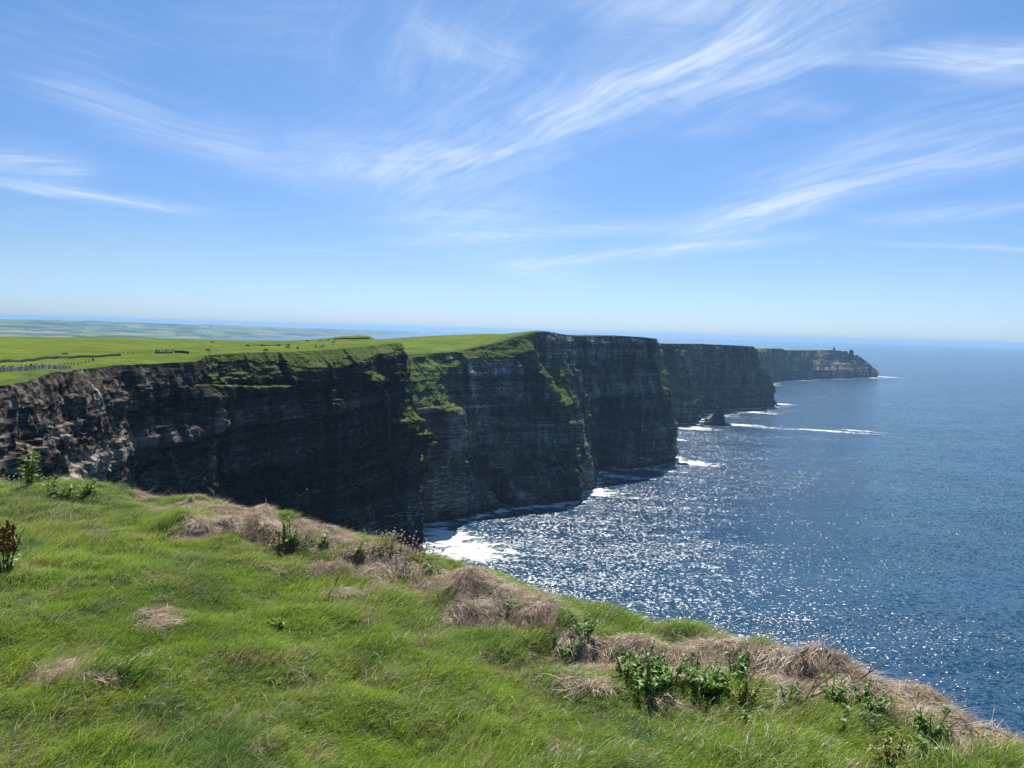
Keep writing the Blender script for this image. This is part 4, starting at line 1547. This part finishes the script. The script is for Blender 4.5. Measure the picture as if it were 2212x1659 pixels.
# bare twigs on the dead grass
M_TWIG = flat_mat('twig_bark', (.16, .11, .08), .9, .3, 40)
TW = [((1722, 1505), (1825, 1440), .06, 'long bare twig leaning over the dead grass', 2), ((1722, 1508), (1800, 1480), .04, 'short forked twig below the long one', 1),
      ((1835, 1490), (1925, 1428), .06, 'thin twig curving up against the sea at the right', 1), ((1240, 1482), (1295, 1478), .05, 'small bent twig on the pale patch in the grass', 0),
      ((708, 1262), (745, 1225), .05, 'dark twig slanting over the middle heaps', 0), ((1695, 1610), (1718, 1570), .09, 'upright dark twig in the grass, lower right', 0)]
for i, (a, b_, lift, lb, fk) in enumerate(TW):
    r = random.Random(50 + i)
    A0, B0 = at_z(a[0], a[1], 178.15), at_z(b_[0], b_[1], 178.2)
    A0.z = float(gsample(GZ, A0.x, A0.y)) + .01
    ry = ray(b_[0], b_[1])
    k = math.hypot(A0.x, A0.y) / math.hypot(ry.x, ry.y) * 1.03
    B0 = Vector((0, 0, HC)) + ry * k
    pts = [A0.lerp(B0, f) + Vector((r.gauss(0, .008), r.gauss(0, .008), lift * math.sin(math.pi * f) * .3)) for f in (0, .2, .4, .6, .8, 1)]
    loc = pts[0].copy()
    v, q = bez([tuple(p - loc) for p in pts], .006, .002, 5)
    for f_ in range(fk):
        p0 = pts[2 + f_] - loc
        e = p0 + (pts[4] - pts[2]) * .7 + Vector((0, .02, .06 - .1 * f_))
        v2, q2 = bez([tuple(p0), tuple((p0 + e) / 2 + Vector((0, 0, .01))), tuple(e)], .003, .0015, 4)
        o_ = len(v)
        v += v2
        q += [tuple(o_ + j for j in f) for f in q2]
    o = link('twig', np_mesh('twig', v, q, True), M_TWIG)
    o.location = loc
    prop(o, lb, 'twig')

# ------------------------------------------------------------------ distance: stack, rocks, tower
def loft_rock(name, rings, seed, amp, seg=48, sub=6):
    """rings: (z, centre x, centre y, half x, half y)"""
    zs = np.array([r[0] for r in rings], float)
    n = (len(rings) - 1) * sub + 1
    u = np.linspace(0, len(rings) - 1, n)
    cols = [np.interp(u, np.arange(len(rings)), [r[k] for r in rings]) for k in range(5)]
    th = np.linspace(0, 2 * math.pi, seg, endpoint=False)
    Z = np.repeat(cols[0][:, None], seg, 1)
    cx_, sx_ = np.cos(th)[None], np.sin(th)[None]
    sc = 1 + amp * fbm(cx_ * 1.3 + seed, sx_ * 1.3, Z / 12, 4, seed) + amp * .6 * (blocks(th[None] * 6 + 0 * Z, Z, 2.2, 1.6, seed)[0] - .5)
    X = cols[1][:, None] + cols[3][:, None] * cx_ * sc
    Y = cols[2][:, None] + cols[4][:, None] * sx_ * sc
    V = np.stack([X, Y, Z], 2).reshape(-1, 3)
    V = np.vstack([V, [[cols[1][-1], cols[2][-1], cols[0][-1] + .3 * cols[3][-1]]]])
    Q = []
    for i in range(n - 1):
        for k in range(seg):
            k2 = (k + 1) % seg
            Q.append((i * seg + k, i * seg + k2, (i + 1) * seg + k2, (i + 1) * seg + k))
    top = len(V) - 1
    for k in range(0, seg, 2):
        Q.append(((n - 1) * seg + k, (n - 1) * seg + (k + 1) % seg, (n - 1) * seg + (k + 2) % seg, top))
    me = np_mesh(name, V, Q)
    for a_ in ('band', 'field', 'guano', 'veg', 'sunlit_sand'):
        attr(me, a_, np.full(len(V), -1.5 if a_ == 'veg' else 0.0))
    attr(me, 'tone', np.full(len(V), .4))
    return link(name, me, M_CLIFF)


c = at_z(1548, 917, 0)
o = loft_rock('sea_stack', [(-2.5, 0, 0, 23, 16), (1, 0, 0, 22, 15), (4, -1, 0, 17, 13), (8, 1, 0, 12.5, 11), (14, 2, 0, 10.5, 9.5), (20, 2.5, 0, 8.2, 8), (25, 2.8, 0, 6.8, 6.5),
                            (29, 3.2, 0, 5.2, 5), (31, 4, 0, 3.2, 3), (33, 4.6, 0, 2.4, 2.2), (35, 4.8, 0, 1.5, 1.5)], 5, .16)
o.location = (c.x, c.y, 0)
o.scale = (1.25, 1.25, 1.2)
prop(o, 'dark pointed sea stack standing in white water off the third cliff', 'sea stack')
ROCKS = [(1258, 1053, 10, 3, 'low dark rock at the foot behind the second cliff'), (1498, 912, 9, 6, 'blocky rock at the foot of the third cliff, left of the sea stack'),
         (1478, 923, 16, 2, 'flat reef breaking the foam beside the cave headland'), (1520, 898, 18, 2, 'long low reef in the foam behind the sea stack'),
         (1524, 909, 10, 3, 'small rock just left of the sea stack'), (1476, 1003, 9, 2, 'low rock at the tip of the cave headland'),
         (1679, 878, 7, 4, 'rock at the very tip of the third cliff'), (1901, 816, 16, 3, 'rock in the surf at the tip of the far headland')]
for i, (px, py, r_, h, lb) in enumerate(ROCKS):
    c = at_z(px, py, 0)
    o = loft_rock('rock', [(-2.5, 0, 0, r_, r_ * .5), (0, 0, 0, r_ * .95, r_ * .5), (h * .6, 0, 0, r_ * .7, r_ * .4), (h, r_ * .2, 0, r_ * .25, r_ * .2)], 60 + i, .22, 28, 4)
    o.location = (c.x, c.y, 0)
    prop(o, lb, 'rock')


def ray_hit(bv, px, py):
    r = ray(px, py).normalized()
    h = bv.ray_cast(Vector((0, 0, HC)) + r * 60, r)
    return h[0]


def drop(bv, x, y):
    h = bv.ray_cast(Vector((x, y, 400)), Vector((0, 0, -1)))
    return h[0].z if h[0] is not None else None


def box(V, Q, x0, x1, y0, y1, z0, z1):
    o = len(V)
    V += [(x0, y0, z0), (x1, y0, z0), (x1, y1, z0), (x0, y1, z0), (x0, y0, z1), (x1, y0, z1), (x1, y1, z1), (x0, y1, z1)]
    Q += [tuple(o + k for k in f) for f in ((0, 3, 2, 1), (4, 5, 6, 7), (0, 1, 5, 4), (1, 2, 6, 5), (2, 3, 7, 6), (3, 0, 4, 7))]


M_STONE = flat_mat('grey_stone', (.16, .15, .14), .9, .3, .8)
M_DARK = flat_mat('dark_opening', (.02, .02, .02), .9)
tp = at_d(1801.5, 757.2, 3945)
tz = drop(bvE, tp.x, tp.y) or tp.z
root = empty('watch_tower', (tp.x, tp.y, tz - .5), rad(12))
root.scale = (.85, .85, .9)
prop(root, 'ruined square stone watch tower on top of the far headland', 'tower')
V, Q = [], []
box(V, Q, -4.2, 4.2, -4.2, 4.2, 0, 14)
box(V, Q, -4.7, 4.7, -4.7, 4.7, 11.6, 12.4)
box(V, Q, -4.2, -1.0, -4.2, 4.2, 14, 15.4)
box(V, Q, 2.4, 4.2, -4.2, 4.2, 14, 15.0)
link('wall', np_mesh('wall', V, Q), M_STONE, root)
for (wx, wz) in ((-1.8, 8), (1.8, 8), (0, 3.2)):
    V, Q = [], []
    box(V, Q, wx - .6, wx + .6, -4.24, -4.1, wz, wz + 1.9)
    link('window', np_mesh('window', V, Q), M_DARK, root)
for i, (px, py, r_, h, d, lb) in enumerate([(1838.5, 766, 15, 24, 4015, 'block shaped rock pinnacle on the shoulder of the far headland'), (1826, 766, 16, 9, 4000, 'rounded rock left of the block shaped pinnacle'),
                                           (1851, 769, 9, 7, 4060, 'small rock knob right of the block shaped pinnacle'), (1858.5, 775, 4, 12, 4080, 'thin rock tooth on the sloping end of the far headland')]):
    c = at_d(px, py, d)
    z_ = drop(bvE, c.x, c.y) or c.z
    o = loft_rock('rock_pinnacle', [(-8, 0, 0, r_ * .8, r_ * .7), (0, 0, 0, r_ * .72, r_ * .6), (h * .5, 0, 0, r_ * .62, r_ * .6), (h * .85, 0, 0, r_ * .62, r_ * .6), (h, 0, 0, r_ * .4, r_ * .4)], 80 + i, .12, 24, 3)
    o.location = (c.x, c.y, max(z_ - 2, c.z - 4))
    prop(o, lb, 'rock pinnacle')

# ------------------------------------------------------------------ land across the bay
def far_land():
    xs = [-300, 0, 200, 440, 600, 700, 800, 900]
    az_ = []
    for px in xs:
        r = ray(px, 700)
        az_.append(math.atan2(r.x, r.y))
    r0 = [6200, 6750, 8300, 9200, 10500, 13000, 16500, 21000]
    zt = [140, 124, 132, 112, 92, 70, 44, 8]
    A_ = np.linspace(az_[0] - .1, az_[-1], 260)
    U_ = np.linspace(0, 1, 90)
    R0 = np.interp(A_, az_, r0)
    ZT = np.interp(A_, az_, zt)
    AA, UU = np.meshgrid(A_, U_)
    RR = R0[None] * (1 + .015 * fbm(AA * 30, 0, 0, 3, 5)) + UU * 9500
    X, Y = RR * np.sin(AA), RR * np.cos(AA)
    ridge = .5 * fbm(X / 1800, Y / 1800, 0, 4, 9)
    Z = ZT[None] * (.12 + .88 * sst(UU, 0, .72)) * (1 + .22 * ridge * (1 - sst(UU, .5, .8))) * sst(UU, 0, .03) - 1.5 * (1 - sst(UU, 0, .02))
    Z = Z * (1 - .7 * sst(UU, .85, 1)) + 9 * fbm(X / 300, Y / 300, 0, 3, 12) * sst(UU, .02, .2)
    me = np_mesh('far_land', np.stack([X, Y, Z], 2), grid_faces(90, 260, flip=True), True)
    m, t, b = new_mat('far_fields')
    g = t.new('ShaderNodeNewGeometry')
    pos = g.outputs['Position']
    vo = t.new('ShaderNodeTexVoronoi')
    vo.inputs['Scale'].default_value = .0032
    t.put(vo.inputs['Vector'], pos)
    sp = t.new('ShaderNodeSeparateColor')
    t.put(sp.inputs[0], vo.outputs['Color'])
    c_ = t.mix(t.ramp(sp.outputs[0], .2, .8), (.05, .11, .03, 1), (.16, .22, .07, 1))
    c_ = t.mix(t.ramp(sp.outputs[1], .72, .8), c_, (.25, .22, .12, 1))
    c_ = t.mix(t.ramp(t.noise(pos, .0011, 4, .6), .48, .62), c_, (.035, .055, .03, 1))
    t.put(b.inputs['Base Color'], c_)
    b.inputs['Roughness'].default_value = .9
    o = link('far_land', me, m)
    prop(o, kind='structure')
    return BVHTree.FromPolygons([tuple(v) for v in np.stack([X, Y, Z], 2).reshape(-1, 3)], grid_faces(90, 260, flip=True).tolist())


bvF = far_land()
M_WHITE = flat_mat('white_render', (.82, .82, .80), .8, .04)
M_SLATE = flat_mat('slate_roof', (.12, .12, .13), .8, .1)
ORD = ['first', 'second', 'third', 'fourth', 'fifth', 'sixth', 'seventh', 'eighth', 'ninth', 'tenth', 'eleventh', 'twelfth', 'thirteenth', 'fourteenth', 'fifteenth', 'sixteenth', 'seventeenth', 'eighteenth', 'nineteenth', 'twentieth']
HS = []
for (cx_, cy_) in [(1835, 265), (2100, 380), (1990, 330), (470, 355), (960, 287), (1437, 340)]:
    HS.append(((cx_ / 4.424) / 1.8228, (1220 + cy_ / 4.424) / 1.8228))
for (cx_, cy_) in [(645, 208), (712, 232), (955, 170), (1498, 263), (1113, 300), (1677, 172), (1735, 240), (190, 185), (1830, 240)]:
    HS.append(((450 + cx_ / 4.424) / 1.8228, (1250 + cy_ / 4.424) / 1.8228))
V, Q = [], []
box(V, Q, -11, 11, -4.5, 4.5, -2, 5.5)
hw = np_mesh('wall', V, Q)
hw.materials.append(M_WHITE)
hr = np_mesh('roof', [(-11.5, -5, 5.3), (11.5, -5, 5.3), (11.5, 5, 5.3), (-11.5, 5, 5.3), (-11.5, 0, 9), (11.5, 0, 9)],
             [(0, 1, 5, 4), (2, 3, 4, 5), (0, 4, 3, 3), (1, 2, 5, 5), (0, 3, 2, 1)][:2])
hr.materials.append(M_SLATE)
HS.sort()
for i, (px, py) in enumerate(HS):
    p = ray_hit(bvF, px, py + .6)
    if p is None:
        continue
    root = empty('house', p, rad([20, -35, 5, 50, -10][i % 5]), [1.9, 1.6, 1.8, 1.4][i % 4])
    prop(root, 'white house far across the bay, %s from the left edge' % ORD[i], 'house', 'white houses scattered over the land across the bay')
    for nm, me in (('wall', hw), ('roof', hr)):
        link(nm, me, None, root)

# ------------------------------------------------------------------ animals and people
def skin_mesh(name, verts, edges, radii, level=1):
    me = bpy.data.meshes.new(name)
    me.from_pydata(verts, edges, [])
    o = bpy.data.objects.new(name, me)
    COL.objects.link(o)
    md = o.modifiers.new('skin', 'SKIN')
    md.use_smooth_shade = True
    for i, r in enumerate(radii):
        me.skin_vertices[0].data[i].radius = (r, r) if not isinstance(r, tuple) else r
    me.skin_vertices[0].data[0].use_root = True
    sb = o.modifiers.new('sub', 'SUBSURF')
    sb.levels = sb.render_levels = level
    dg = bpy.context.evaluated_depsgraph_get()
    out = bpy.data.meshes.new_from_object(o.evaluated_get(dg))
    out.name = name
    bpy.data.objects.remove(o)
    bpy.data.meshes.remove(me)
    return out


cv = [(0, 0, 1.0), (.55, 0, 1.0), (-.6, 0, 1.02), (.95, 0, 1.08), (1.25, 0, .8), (1.45, 0, .35), (1.62, 0, .18),
      (.6, .2, .6), (.6, .2, .02), (.6, -.2, .6), (.66, -.2, .02), (-.7, .2, .65), (-.82, .2, .4), (-.75, .2, .02), (-.7, -.2, .65), (-.78, -.2, .4),
      (-.66, -.2, .02), (-.95, 0, 1.15), (-1.02, 0, .55)]
ce = [(0, 1), (0, 2), (1, 3), (3, 4), (4, 5), (5, 6), (1, 7), (7, 8), (1, 9), (9, 10), (2, 11), (11, 12), (12, 13), (2, 14), (14, 15), (15, 16), (2, 17), (17, 18)]
cr = [.36, .34, .34, .22, .17, .15, .09, .12, .06, .12, .06, .15, .08, .06, .15, .08, .06, .07, .03]
cow_m = skin_mesh('cow', cv, ce, cr)
pv = [(0, 0, .95), (0, 0, 1.2), (0, 0, 1.42), (0, 0, 1.52), (0, -.01, 1.66), (.1, 0, .88), (.12, .02, .5), (.12, 0, .06), (-.1, 0, .88), (-.13, -.02, .5), (-.13, .05, .06),
      (.2, 0, 1.4), (.26, .02, 1.15), (.24, -.06, .92), (-.2, 0, 1.4), (-.26, .02, 1.15), (-.22, -.08, .92), (0, 0, 1.76)]
pe = [(0, 1), (1, 2), (2, 3), (3, 4), (4, 17), (0, 5), (5, 6), (6, 7), (0, 8), (8, 9), (9, 10), (2, 11), (11, 12), (12, 13), (2, 14), (14, 15), (15, 16)]
pr = [.15, .14, .17, .06, .1, .1, .075, .06, .1, .075, .06, .08, .055, .045, .08, .055, .045, .07]
per_m = skin_mesh('person', pv, pe, pr)


def coated(me, col, name):
    q = me.copy()
    q.materials.clear()
    q.materials.append(flat_mat(name, col, .85, .12, 3))
    return q


def person_mesh(col, legs=(.03, .035, .05)):
    q = me = per_m.copy()
    q.materials.clear()
    for c_, n_ in ((col, 'jacket'), (legs, 'trousers'), ((.42, .27, .2), 'skin'), ((.06, .04, .03), 'hair')):
        q.materials.append(flat_mat(n_, c_, .85, .08, 5))
    for p in q.polygons:
        z_ = p.center.z
        p.material_index = 1 if z_ < .92 else (0 if z_ < 1.53 else (3 if (z_ > 1.70 or p.center.y > .03) else 2))
    return q


CC = {'black': (.02, .018, .018), 'dark brown': (.05, .03, .02), 'tan': (.38, .24, .12), 'red brown': (.22, .09, .04), 'white': (.62, .58, .52), 'grey': (.16, .14, .13)}
CM = {k: coated(cow_m, v, 'hide_' + k.replace(' ', '_')) for k, v in CC.items()}


def c3(x_, y_):
    return ((900 + x_ / 4.424) / 1.8228, (1280 + y_ / 4.424) / 1.8228)


COWS = [(c3(330, 375), 'black', 0, 'black cow grazing leftmost of the spread out herd'), (c3(590, 373), 'black', .3, 'black cow second from the left of the spread out herd'),
        (c3(880, 368), 'dark brown', 2.8, 'dark brown cow alone between the two black cows and the close pair'), (c3(1042, 368), 'black', 1.3, 'black cow standing behind the close pair on the field'),
        (c3(1018, 406), 'dark brown', .2, 'dark brown cow in front of the close pair'), (c3(655, 455), 'dark brown', 3.0, 'dark brown cow right at the cliff rim below the herd'),
        (c3(1200, 414), 'black', 1.5, 'small black cow low on the field near the rim'), (c3(1365, 285), 'dark brown', .1, 'big dark brown cow left of the row near the crest'),
        (c3(1595, 280), 'grey', 1.4, 'grey cow end on, left of the pale cows near the crest'), (c3(1667, 275), 'white', .8, 'whitish cow second in the row near the crest'),
        (c3(1740, 275), 'grey', 2.9, 'grey cow side on in the row near the crest'), (c3(1837, 275), 'tan', 1.2, 'tan cow at the right end of the row near the crest'),
        (c3(1820, 322), 'red brown', .4, 'red brown cow just behind a white one'), (c3(1820, 347), 'white', .9, 'white cow just in front of the red brown one'),
        (c3(1518, 380), 'red brown', 1.5, 'small red brown cow left of the white cow by the rim'), (c3(1598, 380), 'white', .2, 'white cow lying nearest the rim at the right of the herd'),
        (c3(1636, 378), 'grey', 0, 'grey brown cow touching the white one by the rim'), ((140, 767.2), 'tan', .1, 'pale tan cow alone just above the dark bank at the left'),
        ((449, 758), 'red brown', -.3, 'red brown cow grazing alone above the notch in the cliff'), ((458, 740.3), 'dark brown', 0, 'dark cow high on the field above the lone red brown cow')]
for (p, kd, rz, lb) in COWS:
    h = ray_hit(bvA, p[0], p[1] + .6)
    if h is None:
        print('cow missed', lb)
        continue
    o = link('cow', CM[kd])
    o.location = h + Vector((0, 0, -.05))
    o.rotation_euler = (0, 0, rz)
    o.scale = (1.15, 1.15, 1.15)
    prop(o, lb, 'cow', 'cows grazing on the cliff top field')

PC = [('black', (.02, .02, .022)), ('white', (.7, .7, .68)), ('blue', (.06, .12, .3)), ('red', (.4, .05, .04)), ('grey', (.22, .22, .23)), ('pale blue', (.35, .45, .6))]
PM = [(n, person_mesh(c_)) for n, c_ in PC]


def put_person(x_, y_, k, where, group, rz):
    z_ = drop(bvA, x_, y_)
    if z_ is None:
        return
    nm, me = PM[k % len(PM)]
    o = link('person', me)
    o.location = (x_, y_, z_ - .02)
    o.rotation_euler = (0, 0, rz)
    prop(o, 'person in a %s jacket %s' % (nm, where), 'person', group)


# the flagstone wall and the people behind it
M_FLAG = [flat_mat('flagstone_%d' % k, c_, .85, .25, 1.2) for k, c_ in enumerate([(.30, .27, .26), (.24, .22, .22), (.36, .32, .30), (.19, .18, .19)])]
wa, wb = ray_hit(bvA, 0, 804.5), ray_hit(bvA, 155, 797.2)
print('wall', wa, wb)
dirw = (wb - wa)
dirw.z = 0
wa = wa - dirw.normalized() * 22
Lw = (wb - wa).length
dirw = (wb - wa).normalized()
yawm = math.atan2(dirw.y, dirw.x)
root = empty('flagstone_wall', wa, 0)
prop(root, 'grey wall of upright flagstones along the cliff path at the left', 'wall')
slabs = []
for k in range(4):
    V, Q = [], []
    r = random.Random(k)
    box(V, Q, -.62, .62, -.05, .05, -.5, 1.35)
    V = [(a + r.gauss(0, .03), b_ + r.gauss(0, .012), c_ + (r.gauss(0, .06) if c_ > 1 else 0)) for a, b_, c_ in V]
    me = np_mesh('slab', V, Q)
    me.materials.append(M_FLAG[k])
    slabs.append(me)
t_ = 0
r = random.Random(4)
while t_ < Lw:
    p = wa + dirw * t_
    o = bpy.data.objects.new('slab', slabs[r.randrange(4)])
    COL.objects.link(o)
    o.parent = root
    z_ = drop(bvA, p.x, p.y) or p.z
    o.location = (p.x - wa.x, p.y - wa.y, z_ - wa.z)
    o.rotation_euler = (r.gauss(0, .03), r.gauss(0, .02), yawm + r.gauss(0, .05))
    t_ += 1.27
lat = Vector((-dirw.y, dirw.x, 0))
r = random.Random(8)
seen = {}
for k in range(44):
    t_ = 20 + (Lw - 22) * (k + r.uniform(-.6, .6)) / 44
    p = wa + dirw * t_ + lat * r.uniform(1.0, 3.2)
    j = [0, 1, 4, 2, 0, 5, 4, 0, 1, 2, 3, 4][r.randrange(12)]
    seen[j] = seen.get(j, -1) + 1
    put_person(p.x, p.y, j, 'behind the flagstone wall, %s such from the left' % ORD[seen[j]], 'walkers on the path behind the flagstone wall', r.uniform(0, 6))
for (px, py, k) in [(200.5, 781.5, 0), (203.5, 781, 5)]:
    p = ray_hit(bvA, px, py)
    put_person(p.x, p.y, k, 'standing where the rail fence ends', 'pair at the end of the rail fence', k)
for k in range(14):
    p = ray_hit(bvA, 336 + k * 3.1 + r.uniform(-1, 1), 761.5 + r.uniform(-.5, .5))
    if p: put_person(p.x, p.y, r.randrange(5), 'above the dark notch in the cliff, %s from the left' % ORD[k], 'walkers on the hump above the notch', r.uniform(0, 6))
for px in (813, 817.5, 821.5, 827.5, 845, 848, 851):
    p = ray_hit(bvA, px, 731)
    if p: put_person(p.x, p.y, 0, 'standing on the crest near the tip of the near cliff', 'walkers on the crest of the near cliff', px)

# rail fence and field posts
M_WOOD = flat_mat('old_wood', (.12, .10, .085), .9, .25, 6)


def post_mesh(h, r_):
    V, Q = [], []
    box(V, Q, -r_, r_, -r_, r_, -.3, h)
    V[-1] = (V[-1][0], V[-1][1], h - .05)
    me = np_mesh('post', V, Q)
    me.materials.append(M_WOOD)
    return me


def fence(pxs, n, h, r_, label, name='rail_fence', rails=(), bv=bvA):
    pts = []
    for k in range(n):
        f = k / (n - 1) * (len(pxs) - 1)
        i = min(int(f), len(pxs) - 2)
        a = f - i
        p = pxs[i]
        q = pxs[i + 1]
        wp, wq = ray_hit(bv, *p), ray_hit(bv, *q)
        if wp is None or wq is None:
            continue
        c_ = wp.lerp(wq, a)
        c_.z = drop(bv, c_.x, c_.y) or c_.z
        pts.append(c_)
    if len(pts) < 2:
        print('fence missed', label)
        return
    root = empty(name, pts[0])
    prop(root, label, 'fence')
    pm = post_mesh(h, r_)
    for p in pts:
        o = bpy.data.objects.new('post', pm)
        COL.objects.link(o)
        o.parent = root
        o.location = p - pts[0]
    for rh in rails:
        for a, b_ in zip(pts[:-1], pts[1:]):
            v, q = bez([tuple(a - pts[0] + Vector((0, 0, rh))), tuple(b_ - pts[0] + Vector((0, 0, rh)))], .05 if name == 'rail_fence' else .02, .05 if name == 'rail_fence' else .02, 4)
            link('rail' if name == 'rail_fence' else 'wire', np_mesh('rail', v, q), M_WOOD, root)


fence([(128, 794.5), (160, 790), (200, 781)], 11, 1.25, .09, 'wooden post and rail fence between the flagstone wall and the two walkers', rails=(.55, 1.1))
fence([(255, 768), (330, 761), (455, 751)], 16, 1.3, .08, 'line of thin posts running across the field above the dark bank', 'wire_fence', rails=(1.1,))
fence([(452, 763.5), (560, 765)], 15, 1.1, .09, 'short posts along the rim right of the notch', 'wire_fence', rails=(.9,))
fence([(560, 765), (700, 757.5), (790, 747.5)], 22, 1.1, .09, 'low posts along the rim below the cows', 'wire_fence', rails=(.9,))


def bank(pxs, h, wdt, label, name, mat, seed):
    """a long wall of piled stones with an uneven top"""
    P = []
    for i in range(len(pxs) - 1):
        a, b_ = ray_hit(bvA, *pxs[i]), ray_hit(bvA, *pxs[i + 1])
        if a is None or b_ is None:
            continue
        n = max(4, int((b_ - a).length / .9))
        for k in range(n):
            P.append(a.lerp(b_, k / n))
    for p in P:
        p.z = drop(bvA, p.x, p.y) or p.z
    if not P:
        print('bank missed', label)
        return
    r = random.Random(seed)
    V, Q = [], []
    o0 = P[0].copy()
    for i, p in enumerate(P):
        t = (P[min(i + 1, len(P) - 1)] - P[max(0, i - 1)])
        t.z = 0
        t.normalize()
        nrm = Vector((-t.y, t.x, 0))
        q = p - o0
        hh_ = h * r.uniform(.82, 1.1)
        for (a, b_) in ((-wdt * .6, -.4), (-wdt * .5, hh_ * .5), (-wdt * .35, hh_ * .95), (0, hh_ * 1.06), (wdt * .35, hh_ * .95), (wdt * .6, -.4)):
            V.append(tuple(q + nrm * (a + r.gauss(0, .06)) + Vector((0, 0, b_))))
    for i in range(len(P) - 1):
        for k in range(5):
            Q.append((i * 6 + k, (i + 1) * 6 + k, (i + 1) * 6 + k + 1, i * 6 + k + 1))
    me = np_mesh(name, V, Q)
    o = link(name, me, mat)
    o.location = o0
    prop(o, label, 'wall')


M_BANK = flat_mat('shaded_fieldstone', (.055, .055, .055), .95, .4, 1.1)  # stone darkened to paint in the bank's shaded side
bank([(-60, 786), (0, 783.4), (62, 780.2), (150, 774), (262, 768)], .95, 1.0, 'long dark stone bank crossing the bright field at the left', 'stone_bank', M_BANK, 3)
bank([(335, 762.5), (375, 763)], .9, .8, 'short pale stone wall on the hump above the notch', 'stone_wall', M_STONE, 4)
bank([(378, 762.5), (392, 762), (408, 764.5)], 1.2, .7, 'dark slab wall right of the walkers on the hump', 'stone_wall', M_BANK, 5)
bank([(722, 733.5), (760, 732.5), (800, 731.5), (850, 732)], .9, .8, 'low dark field wall along the crest near the tip of the near cliff', 'stone_wall', M_BANK, 6)

# gulls
M_GULL = flat_mat('gull_white', (.8, .8, .8), .7, .05)
for (px, py, d, lb) in [(969, 998, 420, 'white gull flying in front of the second cliff'), (663, 1057, 330, 'white gull low in front of the near cliff, above the grass edge'),
                        (237, 1015, 200, 'white gull flying close to the near cliff at the left'), (722, 872, 380, 'white gull gliding past the dark middle of the near cliff')]:
    c = at_d(px, py, d)
    V = [(-.25, 0, 0), (0, .07, .05), (.3, 0, .02), (0, -.07, .05), (0, 0, -.06), (.05, .35, .16), (.0, .75, .08), (-.1, .35, .14), (.05, -.35, .16), (.0, -.75, .08), (-.1, -.35, .14), (-.42, .06, .01), (-.42, -.06, .01)]
    Fc = [(0, 4, 1), (1, 4, 2), (2, 4, 3), (3, 4, 0), (0, 1, 3), (1, 2, 3), (1, 5, 7), (5, 6, 7), (3, 10, 8), (8, 10, 9), (0, 11, 12)]
    me = np_mesh('gull', V, Fc)
    o = link('gull', me, M_GULL)
    o.location = c
    o.rotation_euler = (.5, .1, 1.0)
    prop(o, lb, 'gull')
# ------------------------------------------------------------------ air
def build_haze():
    R_ = 46000.0
    z0, z1 = -3.0, 215.0
    V = [(-R_, -R_, z0), (R_, -R_, z0), (R_, R_, z0), (-R_, R_, z0), (-R_, -R_, z1), (R_, -R_, z1), (R_, R_, z1), (-R_, R_, z1)]
    Fc = [(0, 3, 2, 1), (4, 5, 6, 7), (0, 1, 5, 4), (1, 2, 6, 5), (2, 3, 7, 6), (3, 0, 4, 7)]
    me = np_mesh('haze', V, Fc)
    m = bpy.data.materials.new('haze_air')
    m.use_nodes = True
    t = NT(m.node_tree)
    t.n.remove(t.n['Principled BSDF'])
    v = t.new('ShaderNodeVolumePrincipled')
    v.inputs['Color'].default_value = (.38, .66, 1.0, 1)
    v.inputs['Density'].default_value = HAZE
    v.inputs['Anisotropy'].default_value = .3
    t.l.new(v.outputs[0], t.n['Material Output'].inputs['Volume'])
    o = link('haze', me, m)
    prop(o, kind='stuff', label='pale blue sea haze over the cliffs and the water')
HAZE = 0.47e-4
build_haze()
